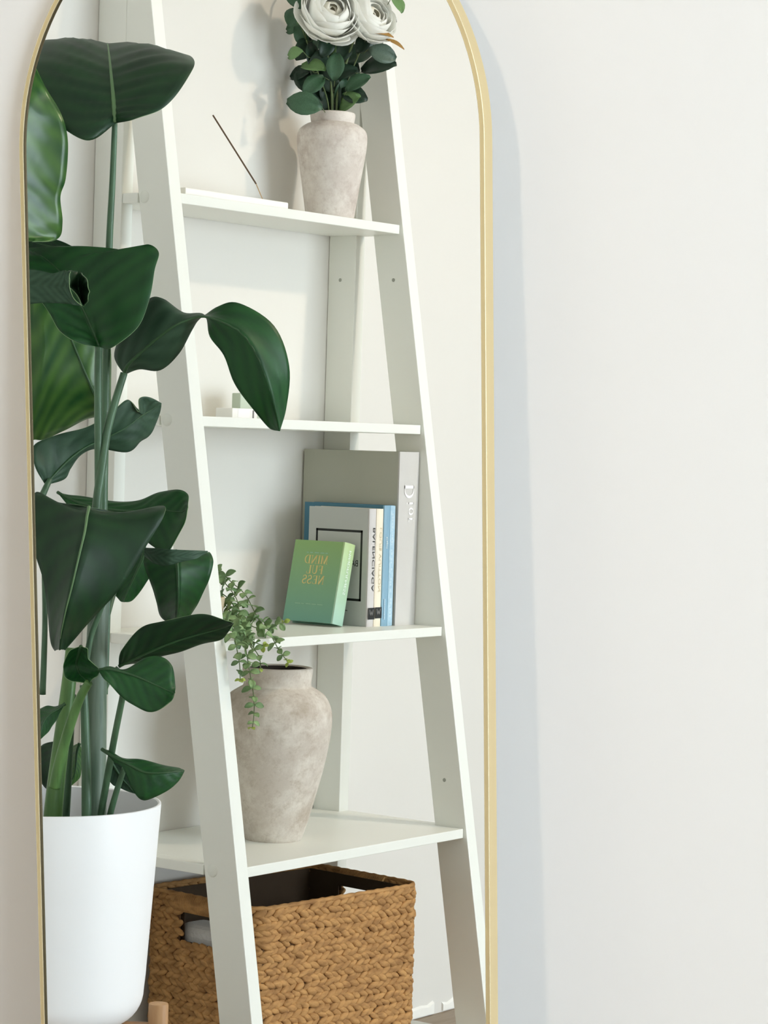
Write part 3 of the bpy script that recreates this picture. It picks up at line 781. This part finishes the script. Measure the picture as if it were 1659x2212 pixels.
LEAVES = {
 'leaf1': ('under', [[[-5406,5247,15488],[-5406,5247,15488],[-5406,5247,15488]],[[-5409,5236,15639],[-5852,5165,15204],[-5396,5592,15521]],[[-5343,5149,15840],[-6040,4736,15464],[-5114,5794,15669]],[[-5210,4981,16119],[-6091,4316,15900],[-4779,5893,16019]],[[-4930,4673,16430],[-5803,4013,16366],[-4378,5745,16385]],[[-4361,4083,16790],[-5159,3522,16740],[-3832,5129,16623]],[[-3479,3254,16860],[-4152,2865,16705],[-3170,4007,16698]],[[-2720,2600,16853],[-2720,2600,16853],[-2720,2600,16853]]]),
 'leaf2': ('top', [[[-6792,5038,16161],[-6792,5038,16161],[-6792,5038,16161]],[[-6840,4888,15738],[-6799,4109,15728],[-6278,4797,15878]],[[-6859,4774,15377],[-6905,3879,15356],[-6111,4931,15532]],[[-6845,4704,15015],[-6937,3749,14987],[-6014,4970,15189]],[[-6809,4664,14654],[-6895,3717,14620],[-5989,4921,14697]],[[-6750,4651,14354],[-6814,3733,14316],[-5986,4832,14451]],[[-6677,4657,14053],[-6659,3849,14015],[-5926,4821,14114]],[[-6577,4695,13845],[-6427,4061,13842],[-5919,4736,13898]],[[-6440,4775,13811],[-6440,4775,13811],[-6440,4775,13811]]]),
 'leaf3': ('top', [[[-5759,5409,12436],[-5759,5409,12436],[-5759,5409,12436]],[[-5731,5292,12593],[-6099,5305,12493],[-5846,5728,12438]],[[-5714,5158,12781],[-6164,5064,12626],[-5576,5929,12711]],[[-5701,5018,12971],[-6182,4883,12862],[-5419,5972,13104]],[[-5685,4885,13130],[-6177,4735,13006],[-5307,5957,13484]],[[-5677,4739,13321],[-6158,4608,13102],[-5206,5931,13741]],[[-5707,4544,13498],[-6169,4441,13197],[-5234,5742,13855]],[[-5737,4349,13639],[-6161,4296,13356],[-5303,5507,13718]],[[-5768,4155,13735],[-6154,4149,13548],[-5415,5206,13809]],[[-5781,3987,13801],[-5781,3987,13801],[-5781,3987,13801]]]),
 'leaf3b': ('top', [[[-4544,4303,13783],[-4544,4303,13783],[-4544,4303,13783]],[[-4671,4067,13791],[-4660,4085,13713],[-4691,4039,13835]],[[-4818,3801,13850],[-4780,3864,13591],[-4837,3771,13967]],[[-4946,3562,13910],[-4928,3603,13520],[-4954,3547,14028]],[[-5035,3374,13960],[-5036,3395,13450],[-5050,3350,14051]],[[-5163,3135,14001],[-5163,3135,14001],[-5163,3135,14001]]]),
 'leaf3flap': ('under', [[[-7053,5153,13171],[-7052,5143,13413],[-7053,5163,12917]],[[-6918,5399,13177],[-6917,5391,13383],[-6918,5408,12953]],[[-6838,5573,13168],[-6837,5566,13349],[-6827,5596,12957]],[[-6776,5723,13158],[-6790,5694,13387],[-6740,5779,12949]],[[-6769,5801,13110],[-6782,5771,13380],[-6711,5885,12932]],[[-6776,5860,13048],[-6790,5829,13348],[-6697,5971,12926]]]),
 'leaf3curl': ('top', [[[-6616,5651,13182],[-6630,5623,13394],[-6522,5787,12944]],[[-6260,5375,13198],[-6271,5351,13431],[-6187,5483,12962]],[[-6070,5294,13199],[-6077,5275,13434],[-6034,5353,12972]],[[-6172,5494,13177],[-6178,5476,13374],[-6165,5512,12975]],[[-6496,5897,13126],[-6507,5877,13247],[-6507,5886,13017]]]),
 'leaf4': ('twist', [[[-5193,5345,12097],[-5193,5345,12097],[-5193,5345,12097]],[[-5240,5444,12209],[-5132,5082,12339],[-5074,5253,12095]],[[-5219,5632,12368],[-5117,5253,12707],[-5026,5480,12168]],[[-5161,5867,12559],[-5000,5558,13116],[-4930,5775,12161]],[[-5085,6127,12750],[-4946,5796,13136],[-4853,6034,12399]],[[-4954,6298,12850],[-4776,6029,12956],[-4743,6167,12724]],[[-4852,6431,12892],[-4606,6257,12927],[-4678,6247,12866]],[[-4805,6663,12844],[-4672,6433,12627],[-4569,6469,13040]],[[-4695,6983,12687],[-4640,6653,12379],[-4472,6763,13087]],[[-4562,7174,12371],[-4554,6783,12008],[-4194,7145,12801]],[[-4389,7257,11932],[-4332,6927,11674],[-3998,7263,12272]],[[-4175,7224,11576],[-4050,6980,11431],[-3874,7120,11696]],[[-4076,7198,11384],[-4076,7198,11384],[-4076,7198,11384]]]),
 'leaf5': ('top', [[[-3021,3097,11537],[-3021,3097,11537],[-3021,3097,11537]],[[-3187,3010,11737],[-3071,2675,11494],[-2862,2930,12022]],[[-3351,2919,12072],[-3342,2465,11310],[-2924,2970,12503]],[[-3515,2826,12475],[-3570,2310,11178],[-3007,2991,12775]],[[-3679,2734,12876],[-3722,2251,11160],[-3214,2850,12970]],[[-3842,2645,13206],[-3899,2155,11223],[-3440,2682,13163]],[[-4005,2559,13468],[-3998,2124,12177],[-3666,2518,13287]],[[-4127,2534,13595],[-4127,2534,13595],[-4127,2534,13595]]]),
 'leaf6': ('under', [[[-4906,3629,10526],[-4906,3629,10526],[-4906,3629,10526]],[[-4732,3653,10698],[-5121,3630,10805],[-4509,3621,10607]],[[-4526,3719,10900],[-5050,3513,11084],[-4374,3595,10766]],[[-4300,3813,11078],[-4782,3664,11223],[-4194,3626,10955]],[[-4052,3937,11205],[-4442,3911,11348],[-3950,3746,11056]],[[-3784,4088,11367],[-4140,4105,11570],[-3617,3991,11027]],[[-3587,4145,11506],[-3884,4237,11771],[-3407,4065,11173]],[[-3453,4120,11563],[-3716,4268,11605],[-3265,4051,11243]],[[-3315,4101,11613],[-3618,4190,11793],[-3119,4040,11381]],[[-3157,4109,11692],[-3429,4241,11820],[-2976,4023,11554]],[[-3019,4091,11750],[-3019,4091,11750],[-3019,4091,11750]]]),
 'leaf7': ('top', [[[-3801,2774,10408],[-3801,2774,10408],[-3801,2774,10408]],[[-3708,3093,10263],[-3583,2923,10359],[-3842,3256,10100]],[[-3528,3528,10178],[-3381,3386,10308],[-3675,3676,9915]],[[-3328,3985,10162],[-3180,3844,10318],[-3478,4135,9799]],[[-3252,4276,10207],[-3081,4159,10459],[-3443,4378,9676]],[[-3196,4542,10183],[-3017,4434,10495],[-3400,4629,9587]],[[-3202,4725,10191],[-3014,4630,10448],[-3353,4865,9997]],[[-3243,4856,10262],[-3243,4856,10262],[-3243,4856,10262]]]),
 'leaf7lobe': ('top', [[[-3770,4513,9687],[-3770,4513,9687],[-3770,4513,9687]],[[-3756,4472,9518],[-3814,4232,9441],[-3614,4493,9550]],[[-3779,4384,9315],[-3885,4082,9168],[-3565,4501,9337]],[[-3810,4286,9091],[-3868,4045,8998],[-3608,4387,9111]],[[-3821,4212,8927],[-3795,4081,8885],[-3675,4241,8898]],[[-3799,4176,8864],[-3799,4176,8864],[-3799,4176,8864]]]),
 'leaf8': ('top', [[[-5997,5519,10292],[-5997,5519,10292],[-5997,5519,10292]],[[-6037,5550,10256],[-5902,4894,10324],[-5479,5629,10220]],[[-6122,5608,10172],[-6169,4699,10467],[-5242,6106,10338]],[[-6287,5730,9963],[-6358,4795,10109],[-5354,6295,10215]],[[-6441,5788,9662],[-6437,4959,9682],[-5616,6215,9793]],[[-6533,5766,9266],[-6400,5109,9287],[-5851,6009,9244]],[[-6549,5676,8926],[-6336,5130,8853],[-6015,5724,8861]],[[-6442,5499,8604],[-6166,5038,8486],[-6026,5389,8548]],[[-6313,5348,8372],[-5993,4944,8309],[-5979,5128,8334]]]),
 'leaf10': ('top', [[[-4400,5673,9699],[-4415,5154,9661],[-3895,5846,9674]],[[-4539,5831,9473],[-4595,5254,9508],[-4013,6028,9557]],[[-4532,5850,9238],[-4542,5337,9241],[-4048,5992,9298]],[[-4458,5793,8990],[-4414,5353,8962],[-4047,5840,9031]],[[-4320,5653,8784],[-4231,5274,8737],[-3978,5609,8769]],[[-4174,5520,8660],[-4174,5520,8660],[-4174,5520,8660]]]),
 'leaf10flap': ('under', [[[-4884,5528,9687],[-4884,5526,9731],[-4888,5525,9623]],[[-4909,5748,9635],[-4908,5744,9736],[-4916,5742,9527]],[[-4870,5967,9626],[-4881,5948,9732],[-4889,5946,9505]],[[-4718,6085,9636],[-4718,6081,9724],[-4730,6073,9559]],[[-4529,6169,9656],[-4529,6167,9719],[-4529,6171,9605]],[[-4286,6158,9696],[-4286,6158,9708],[-4290,6153,9689]]]),
 'leaf11': ('top', [[[-5029,5239,8081],[-5029,5239,8081],[-5029,5239,8081]],[[-4981,5440,8189],[-5216,5455,8328],[-4851,5367,8120]],[[-4892,5697,8318],[-5142,5684,8613],[-4780,5601,8185]],[[-4765,6002,8461],[-5028,5973,8748],[-4653,5908,8291]],[[-4640,6307,8572],[-4790,6427,8863],[-4527,6214,8409]],[[-4535,6586,8662],[-4656,6750,8829],[-4421,6495,8500]],[[-4505,6765,8724],[-4643,6913,8783],[-4410,6648,8592]],[[-4533,6869,8769],[-4533,6869,8769],[-4533,6869,8769]]]),
 'leaf12': ('top', [[[-6222,5979,8150],[-6222,5979,8150],[-6222,5979,8150]],[[-6177,6086,8168],[-6022,5957,8187],[-6338,6209,8052]],[[-6080,6263,8140],[-5911,6155,8165],[-6272,6351,7913]],[[-5970,6461,8082],[-5769,6384,8317],[-6177,6532,7753]],[[-5867,6649,7999],[-5643,6599,8345],[-6068,6729,7659]],[[-5793,6798,7934],[-5591,6721,8223],[-5973,6902,7710]],[[-5764,6886,7909],[-5588,6783,7994],[-5917,7018,7826]],[[-5763,6934,7907],[-5763,6934,7907],[-5763,6934,7907]]]),
 'leaf12cup': ('top', [[[-6357,5786,8461],[-6357,5786,8461],[-6357,5786,8461]],[[-6266,5661,8349],[-6413,5632,8378],[-6346,5885,8424]],[[-6176,5538,8194],[-6352,5471,8167],[-6222,5807,8278]],[[-6187,5612,8076],[-6367,5541,8019],[-6174,5959,8146]],[[-6259,5768,8025],[-6395,5755,7994],[-6321,6017,8072]],[[-6296,5888,7975],[-6296,5888,7975],[-6296,5888,7975]]]),
 'leaf13': ('top', [[[-6339,5510,7676],[-6339,5510,7676],[-6339,5510,7676]],[[-6434,5469,7605],[-6327,5279,7624],[-6397,5518,7619]],[[-6544,5410,7527],[-6474,5167,7593],[-6482,5495,7468]],[[-6629,5386,7407],[-6548,5160,7412],[-6581,5453,7318]],[[-6691,5395,7198],[-6691,5395,7198],[-6691,5395,7198]]]),
 'leaf14': ('top', [[[-5756,5648,7039],[-5756,5648,7039],[-5756,5648,7039]],[[-5828,5888,6981],[-5711,5709,7029],[-5806,5921,6895]],[[-5809,6167,6895],[-5710,5963,6960],[-5843,6125,6832]],[[-5710,6387,6798],[-5598,6196,6943],[-5792,6289,6523]],[[-5588,6549,6792],[-5439,6411,6889],[-5711,6402,6423]],[[-5402,6630,6796],[-5249,6500,6839],[-5477,6542,6521]],[[-5264,6648,6793],[-5110,6519,6810],[-5287,6623,6662]],[[-5163,6616,6793],[-5163,6616,6793],[-5163,6616,6793]]]),
 'leaf14under': ('under', [[[-5550,5597,6880],[-5550,5597,6880],[-5550,5597,6880]],[[-5494,5634,6785],[-5547,5565,6738],[-5434,5714,6788]],[[-5416,5703,6628],[-5506,5585,6561],[-5318,5834,6602]],[[-5330,5781,6503],[-5398,5692,6474],[-5285,5843,6455]],[[-5266,5828,6407],[-5266,5828,6407],[-5266,5828,6407]]]),
 'leaf15': ('top', [[[-5208,4715,6991],[-5208,4715,6991],[-5208,4715,6991]],[[-5231,4689,6861],[-5155,4456,6878],[-5120,4670,6883]],[[-5239,4685,6701],[-5140,4482,6737],[-5116,4682,6691]],[[-5255,4671,6540],[-5148,4479,6557],[-5136,4664,6497]],[[-5313,4602,6345],[-5313,4602,6345],[-5313,4602,6345]]]),
 'leaf16': ('top', [[[-5080,4219,6967],[-5080,4219,6967],[-5080,4219,6967]],[[-5157,4165,6805],[-5110,3891,6873],[-4876,4211,6689]],[[-5175,4192,6582],[-5168,3867,6614],[-4863,4277,6532]],[[-5155,4269,6393],[-5128,3976,6295],[-4905,4269,6371]],[[-5135,4343,6257],[-5135,4343,6257],[-5135,4343,6257]]])}
STEMS = [[[-5311,5126,5859,171],[-5282,5071,7062,159],[-5244,5024,8330,146],[-5196,5004,9284,134],[-5160,4975,10110,121]],[[-5081,4931,9724,70],[-5141,4964,10620,65],[-5186,5007,11765,59],[-5244,5055,12397,54],[-5284,5091,13848,48],[-5323,5155,14724,43],[-5369,5211,15520,38]],[[-5486,5242,9304,57],[-5552,5269,10501,55],[-5626,5293,11504,53],[-5698,5338,12127,51],[-5766,5399,12448,50]],[[-5667,5335,9313,63],[-5630,5309,10252,60],[-5569,5333,10817,58],[-5508,5359,11320,55],[-5432,5411,11699,53],[-5340,5482,12105,50]],[[-5496,5377,5907,50],[-5622,5625,6575,48],[-5749,5871,7234,45],[-5877,6120,7822,43]],[[-5874,4874,5888,132],[-5842,4892,6455,121],[-5787,4935,7150,110],[-5732,4978,7845,99],[-5701,4998,8349,88]],[[-6283,5301,6538,80],[-6317,5408,6862,74],[-6318,5554,7308,68],[-6297,5729,7753,61],[-6296,5888,7987,55]],[[-5736,5389,5933,69],[-5738,5349,6808,63],[-5747,5307,7496,56],[-5757,5277,7870,50]],[[-5482,5556,6052,44],[-5498,5686,6414,41],[-5503,5830,6774,37]],[[-5757,5275,7933,44],[-5723,5350,8501,42],[-5683,5446,8819,40],[-5662,5521,9011,37]],[[-4998,4964,7673,45],[-4944,4925,8310,42],[-4890,4881,9076,39]],[[-5344,3749,9672,58],[-5169,3737,10189,52],[-5010,3716,10449,46],[-4867,3678,10606,39]],[[-5334,4598,5800,58],[-5382,4675,6391,54],[-5412,4745,7680,51]],[[-5513,4278,7647,45],[-5563,4336,8616,38],[-5641,4369,9323,32]],[[-5033,5234,8068,32],[-5110,5139,7886,35],[-5187,5050,7564,38]],[[-3817,4450,9684,33],[-4383,4629,9309,36],[-4898,4883,8755,39]]]
MIRROR_C = mp(0, 0)
def build_leaf(key, side, st):
    S = [[V(p) / 1e4 for p in q] for q in st]
    NU, NV = 84, 8
    mid = catmull([q[0] for q in S], NU); le = catmull([q[1] for q in S], NU); ri = catmull([q[2] for q in S], NU)
    flap = key.endswith(('flap', 'curl'))
    vs = []; uvs = []
    cen = sum(mid, V((0, 0, 0))) / len(mid)
    for i in range(NU + 1):
        s = i / NU
        t = (mid[min(i + 1, NU)] - mid[max(i - 1, 0)]).normalized()
        across = ri[i] - le[i]
        n = t.cross(across)
        n = n.normalized() if n.length > 1e-9 else V((0, 0, 1))
        for j in range(-NV, NV + 1):
            v = j / NV; a = abs(v)
            e = le[i] if v < 0 else ri[i]
            p = mid[i].lerp(e, a)
            wd = (e - mid[i]).length
            q = 2 * math.pi * ((15 if key == 'leaf1' else 9) * s - 2.6 * a)
            rip = (0.0 if flap else (0.0017 if key == 'leaf1' else (0.0012 if key in ('leaf2', 'leaf6') else 0.0007))) * math.sin(q) * math.sin(math.pi * min(a * 1.15, 1)) * min(1, wd / 0.03)
            edge = 0.0016 * math.sin(23 * s + 3 * v) * a ** 4 * min(1, wd / 0.03)
            bul = 0.10 * wd * math.sin(math.pi * a) * (0.6 if not flap else 1.0)
            vs.append(p + n * (rip + edge + bul))
            uvs.append((s - 0.22 * a, v * 0.5 + 0.5))
    W_ = 2 * NV + 1; fs = []
    for i in range(NU):
        for j in range(W_ - 1):
            fs.append((i * W_ + j, i * W_ + j + 1, (i + 1) * W_ + j + 1, (i + 1) * W_ + j))
    # orient: first material slot faces the mirror side
    nsum = V((0, 0, 0))
    half = fs[:len(fs) // 2] if side == 'twist' else fs
    for f in half:
        a, b_, c = vs[f[0]], vs[f[1]], vs[f[2]]
        nsum += (b_ - a).cross(c - a)
    if nsum.dot(MIRROR_C - cen) < 0:
        fs = [tuple(reversed(f)) for f in fs]
    o3 = origin(plant)
    me = bpy.data.meshes.new('leaf')
    me.from_pydata([p - o3 for p in vs], [], fs)
    uvl = me.uv_layers.new(name='leaf')
    for lp in me.loops: uvl.data[lp.index].uv = uvs[lp.vertex_index]
    top = LBRIGHT if key in ('leaf2', 'leaf5', 'leaf15') else (LGREEN if key in ('leaf3', 'leaf4', 'leaf7', 'leaf7lobe', 'leaf10', 'leaf12', 'leaf12cup', 'leaf14', 'leaf13', 'leaf14under') else LTOP)
    pair = [top, LUND] if side == 'top' else [LUND, top]
    for m_ in pair + [RIM]: me.materials.append(m_)
    for p in me.polygons: p.use_smooth = True
    o = bpy.data.objects.new('leaf', me)
    link(o, plant)
    sd = o.modifiers.new('thickness', 'SOLIDIFY')
    sd.thickness = 0.0008; sd.offset = -1.0; sd.material_offset = 1; sd.material_offset_rim = 2
    if not flap:
        k0, k1 = 1, int(NU * 0.93)
        pts = [vs[i * W_ + NV] for i in range(k0, k1, 3)]
        nn = len(pts)
        MB().tube(pts, [(0.0042 if key == 'leaf1' else 0.0022) * (1 - i / nn) + 0.0004 for i in range(nn)], 8).build('midrib', MIDPALE if key in ('leaf1', 'leaf8') else MIDRIB, o, smooth=True)
    return o
for key, (side, st) in LEAVES.items():
    build_leaf(key, side, st)
for i, st in enumerate(STEMS):
    P = [V(q[:3]) / 1e4 for q in st]; R_ = [q[3] / 1e4 for q in st]
    n = 8 * (len(P) - 1)
    pts = catmull(P, n); rr_ = [p.x for p in catmull([V((r, 0, 0)) for r in R_], n)]
    MB().tube(pts, rr_, 14).build('stem', STEMG if i == 0 else (STEMY if i in (5, 6) else STEM), plant, smooth=True)

# ---------------------------------------------------------------- trailing plant
VINES = [[[1136,1700,9026],[1321,1900,8864],[1388,2100,8697],[1335,2300,8505],[1282,2500,8306],[1163,2800,8164],[1069,3000,8009],[1170,3050,7835],[1405,3050,7642]],[[1229,1600,9034],[1202,1800,8892],[1153,2100,8651],[902,2400,8427],[578,2800,8165],[402,3100,7971],[463,3200,7790],[506,3200,7602]],[[1153,1700,8642],[1100,1900,8541],[989,2200,8373],[626,2700,8209],[110,3200,7991],[117,3250,7774],[184,3250,7549],[265,3250,7287],[309,3250,7063],[307,3250,6841],[280,3250,6680]],[[816,2000,8367],[405,2600,8308],[-37,3100,8101],[-65,3200,7852],[-12,3200,7666],[9,3200,7445]],[[1165,2200,8367],[1169,2400,8228],[1288,2500,8177],[1525,2500,8206],[1764,2500,8227],[1933,2500,8251]],[[1241,1600,8749],[1271,1800,8645],[1219,2000,8505],[993,2300,8266],[641,2700,8119],[519,3000,8033],[692,3100,7958]]]
trail = thing('trailing_plant', 'small trailing plant with round grey green leaves hanging over the third shelf board', 'plant', (0.075, 0.175, ZB))
MB().lathe([(0.0, 0.0), (0.026, 0.0), (0.031, 0.03), (0.035, 0.062), (0.0335, 0.063), (0.031, 0.05), (0.0, 0.048)], (0.075, 0.175, ZB), 40).build('pot', TERRA, trail, smooth=True, autos=50)
def small_leaf_mesh(name, m, ln, wd, cup):
    vs = []; fs = []; nu, nv = 6, 2
    for i in range(nu + 1):
        s = i / nu
        w = wd * math.sin(math.pi * (s * 0.92 + 0.04)) ** 0.75 * 0.5
        for j in range(-nv, nv + 1):
            v = j / nv
            vs.append((s * ln, v * w, cup * (v * v) * wd + 0.12 * ln * math.sin(math.pi * s)))
    q = 2 * nv + 1
    for i in range(nu):
        for j in range(q - 1): fs.append((i * q + j, i * q + j + 1, (i + 1) * q + j + 1, (i + 1) * q + j))
    me = bpy.data.meshes.new(name)
    me.from_pydata(vs, [], fs); me.materials.append(m)
    for p in me.polygons: p.use_smooth = True
    return me
def place_leaf(me, o, d, nrm, parent, sc=1.0, name='leaf'):
    d = V(d).normalized(); nrm = V(nrm); nrm = (nrm - d * nrm.dot(d)).normalized()
    b = nrm.cross(d)
    M_ = Matrix((d * sc, b * sc, nrm * sc)).transposed().to_4x4()
    M_.translation = V(o) - origin(parent)
    ob = bpy.data.objects.new(name, me)
    link(ob, parent); ob.matrix_local = M_
    sd = ob.modifiers.new('thickness', 'SOLIDIFY'); sd.thickness = 0.0006
    return ob
EM = [small_leaf_mesh('leaf', EUC, 0.0170, 0.0125, 0.10), small_leaf_mesh('leaf', EUCD, 0.0165, 0.0115, 0.16), small_leaf_mesh('leaf', EUCY, 0.0120, 0.0090, 0.10)]
rv = random.Random(8)
VD = V((-0.777, 0.614, -0.1))
for vi, vine in enumerate(VINES):
    P = [V((0.075, 0.175, ZB + 0.05))] + [V(p) / 1e4 for p in vine]
    if vi in (3, 4, 5): P = P[1:]
    n = 10 * (len(P) - 1)
    pts = catmull(P, n)
    MB().tube(pts, 0.00085, 6).build('stem', TWIG, trail, smooth=True)
    L_ = 0.0; last = 0.0; side = rv.random() * 6.28
    start = 0.05 if vi not in (3, 4, 5) else 0.0
    tot = sum((pts[i + 1] - pts[i]).length for i in range(n))
    for i in range(1, n + 1):
        L_ += (pts[i] - pts[i - 1]).length
        if L_ < start * 0.4: continue
        if L_ - last > 0.0125 or i == n:
            last = L_; side += 1.57 + rv.uniform(-0.3, 0.3)
            t_dir = (pts[i] - pts[i - 1]).normalized()
            u = t_dir.cross(VD).normalized(); w = t_dir.cross(u)
            for sg in (1, -1):
                d = (u * math.cos(side) + w * math.sin(side) * 0.8) * sg + t_dir * rv.uniform(0.15, 0.5)
                nm = VD * 0.8 - t_dir * rv.uniform(0.2, 0.9) + V((rv.uniform(-.5, .5), rv.uniform(-.5, .5), rv.uniform(0.2, .8)))
                me = EM[2] if L_ > tot - 0.008 else EM[0 if rv.random() < 0.6 else 1]
                place_leaf(me, pts[i], d, nm, trail, rv.uniform(0.8, 1.2) * (0.8 if L_ > tot - 0.03 else 1))

# ---------------------------------------------------------------- roses and greenery in the vase
def rose(label, c, R, axis, seed):
    c = V(c); a = V(axis).normalized(); r_ = random.Random(seed)
    t = thing('white_rose', label, 'flower', (VA[0], VA[1], VA[2] + 0.05), group='white roses in the small vase')
    e1 = a.orthogonal().normalized(); e2 = a.cross(e1)
    foot = c - a * R * 0.8
    MB().tube(catmull([V((VA[0] + r_.uniform(-.01, .01), VA[1] + r_.uniform(-.01, .01), VA[2] + 0.05)), V((VA[0], VA[1], VA[2] + 0.19)).lerp(foot, 0.15), V((VA[0], VA[1], VA[2] + 0.19)).lerp(foot, 0.6) - a * 0.005, foot], 18), 0.0022, 8).build('stem', TWIG, t, smooth=True)
    layers = [(0.16, 3, 3, 190, PETALC, 0.0), (0.28, 3, 12, 165, PETALC, 0.02), (0.42, 4, 21, 145, PETALC, 0.04), (0.56, 4, 30, 135, PETAL, 0.06), (0.69, 5, 40, 122, PETAL, 0.08),
              (0.81, 5, 50, 116, PETAL, 0.11), (0.91, 5, 65, 110, PETAL, 0.15), (1.00, 6, 77, 104, PETAL, 0.20), (1.06, 6, 90, 100, PETAL, 0.24)]
    for li, (k, cnt, tip, wid, m_, fl) in enumerate(layers):
        off = r_.random() * 6.28
        for q in range(cnt):
            ph = off + 2 * math.pi * q / cnt + r_.uniform(-.15, .15)
            rk = R * k * r_.uniform(0.96, 1.05); tp = tip + r_.uniform(-6, 8)
            if li == len(layers) - 1 and q in (1, 4): tp += 22
            mb = MB(); nu, nv = 10, 6; vs = []; fs = []
            for i in range(nu + 1):
                s = i / nu
                th = math.radians(165 + (tp - 165) * s)
                ww = math.radians(wid) * (0.25 + 0.75 * math.sin(math.pi / 2 * min(1, s * 1.35)))
                for j in range(-nv, nv + 1):
                    v = j / nv
                    rr2 = rk * (1 + fl * s ** 3 + 0.035 * (v + 0.3) - 0.10 * v * v * (s > 0.5) + 0.02 * math.sin(7 * v + seed + q))
                    th2 = th + math.radians(26) * (abs(v) ** 3.0) * s * s
                    az = ph + v * ww * 0.5
                    vs.append(c - a * (R * 0.15 * (1 - k)) + (e1 * math.cos(az) + e2 * math.sin(az)) * (math.sin(th2) * rr2) + a * (math.cos(th2) * rr2 * 0.85))
            w2 = 2 * nv + 1
            for i in range(nu):
                for j in range(w2 - 1): fs.append((i * w2 + j, i * w2 + j + 1, (i + 1) * w2 + j + 1, (i + 1) * w2 + j))
            o = mb.add(vs, fs).build('petal', m_, t, smooth=True)
            sd = o.modifiers.new('thickness', 'SOLIDIFY'); sd.thickness = 0.0005
    return t
r1 = rose('larger white rose facing forward at the top of the vase', (0.4230, 0.1300, 1.8790), 0.0490, (-0.55, 0.74, 0.40), 1)
r2 = rose('second white rose half behind the larger one, by the shelf leg', (0.4930, 0.1660, 1.8800), 0.0430, (-0.10, 0.90, 0.42), 2)
BOUQ = [["m",4098,601,18858,-206,56,-294],["l",4237,645,18603,-156,59,227],["m",4038,825,18840,-188,-178,130],["m",4393,531,18934,113,-102,305],["m",4446,565,18267,-202,-57,257],["d",4647,431,18345,87,285,229],["d",4553,631,18375,-294,-62,-325],["l",4011,871,18087,31,-298,-53],["m",4479,778,18169,190,-2,240],["l",4729,908,17913,-74,131,366],["d",4774,1003,17978,173,112,371],["d",5014,955,18032,392,231,194],["d",5158,675,18128,57,417,-225],["g",4946,1586,18212,306,275,-121],["d",5232,1226,17871,188,505,84],["l",4275,617,17873,57,409,-81],["d",4792,450,17881,-51,-356,-97],["m",4518,952,17702,-256,-170,-274],["d",4829,427,17480,-101,-209,371],["d",4876,626,17539,176,-63,434],["m",4711,1308,17454,180,300,209],["d",4938,846,17625,207,325,148],["d",4812,1107,17487,157,371,-141],["l",4843,1019,17165,31,399,177],["m",4180,1202,17101,-260,-451,83],["d",4646,866,17072,-80,-153,429],["d",4880,896,17070,-58,24,565],["m",4909,961,17302,-57,153,339],["d",4829,829,17194,-162,2,463],["l",5289,1814,19165,-3,185,-255],["d",4999,1294,18162,184,35,279],["m",4463,1232,17610,45,-5,411],["d",5777,1444,18904,-104,184,-99],["d",4712,1025,18092,-333,-220,-171],["d",4770,511,17722,169,116,372],["d",4818,1045,17470,-221,-172,294],["d",4974,1350,17862,-247,-290,-154],["d",4351,762,17851,75,-74,375],["m",4348,570,18616,31,-321,-56],["d",5259,1302,18429,305,42,-83],["d",4626,965,18468,-154,-22,-357],["d",5089,746,18545,138,-23,-304]]
sprigs = [thing('leafy_sprig', lab, 'foliage', (VA[0] + dx, VA[1], VA[2] + 0.04), group='leafy sprigs in the small vase') for lab, dx in (
    ('leafy green sprig spreading to the left side of the vase', -0.012), ('upright leafy green sprig in the middle of the vase', 0.0), ('leafy green sprig reaching towards the right shelf leg', 0.012))]
BM = {k: small_leaf_mesh('leaf', m_, 1.0, 0.66, 0.12) for k, m_ in BL.items()}
rl = random.Random(21)
heads = [[], [], []]
mid_v = V((VA[0], VA[1], VA[2] + 0.17))
for row in BOUQ:
    p = V(row[1:4]) / 1e4; d = V(row[4:7]) / 1e4
    lat = (p - V((VA[0], VA[1], 0))).dot(V((0.62, 0.78, 0)))
    k = 0 if lat < -0.018 else (2 if lat > 0.022 else 1)
    # leaves must stay clear of the wall and the roses' hearts
    if p.y < 0.012: p.y = 0.012
    nm = V((-0.777, 0.614, 0.15)) + V((rl.uniform(-.5, .5), rl.uniform(-.5, .5), rl.uniform(-.3, .6)))
    o = place_leaf(BM[row[0]], p, d, nm, sprigs[k], d.length * 1.22)
    heads[k].append((p, d))
for k, hs in enumerate(heads):
    mb = MB(); base = V((VA[0] + (k - 1) * 0.012, VA[1], VA[2] + 0.04)); neck = V((VA[0] + (k - 1) * 0.010, VA[1], VA[2] + 0.185))
    topp = neck + V((0.62, 0.78, 0)) * (k - 1) * 0.045 + V((0, 0, 0.13))
    main = catmull([base, neck, neck.lerp(topp, 0.5) + V((0, 0, 0.008)), topp], 24)
    mb.tube(main, 0.0013, 6)
    for p, d in hs:
        q = min(main, key=lambda w: (w - p).length + max(0, (w - p).z) * 3)
        if (q - p).length > 0.004: mb.tube([q, q.lerp(p, 0.5) + V((0, 0, -0.004)), p], 0.0007, 5)
    mb.build('stem', TWIG, sprigs[k], smooth=True)
# dried sepals under the second rose
for (p, d, w_) in (((0.470, 0.172, 1.846), (0.040, 0.030, -0.006), 0.5), ((0.508, 0.186, 1.838), (0.026, 0.022, -0.016), 0.4), ((0.404, 0.110, 1.846), (0.016, 0.010, -0.004), 0.6)):
    me = small_leaf_mesh('sepal', SEPAL, 1.0, 0.28, 0.1)
    place_leaf(me, p, d, (-0.6, 0.5, 0.7), r2 if p[0] > 0.45 else r1, V(d).length, 'sepal')
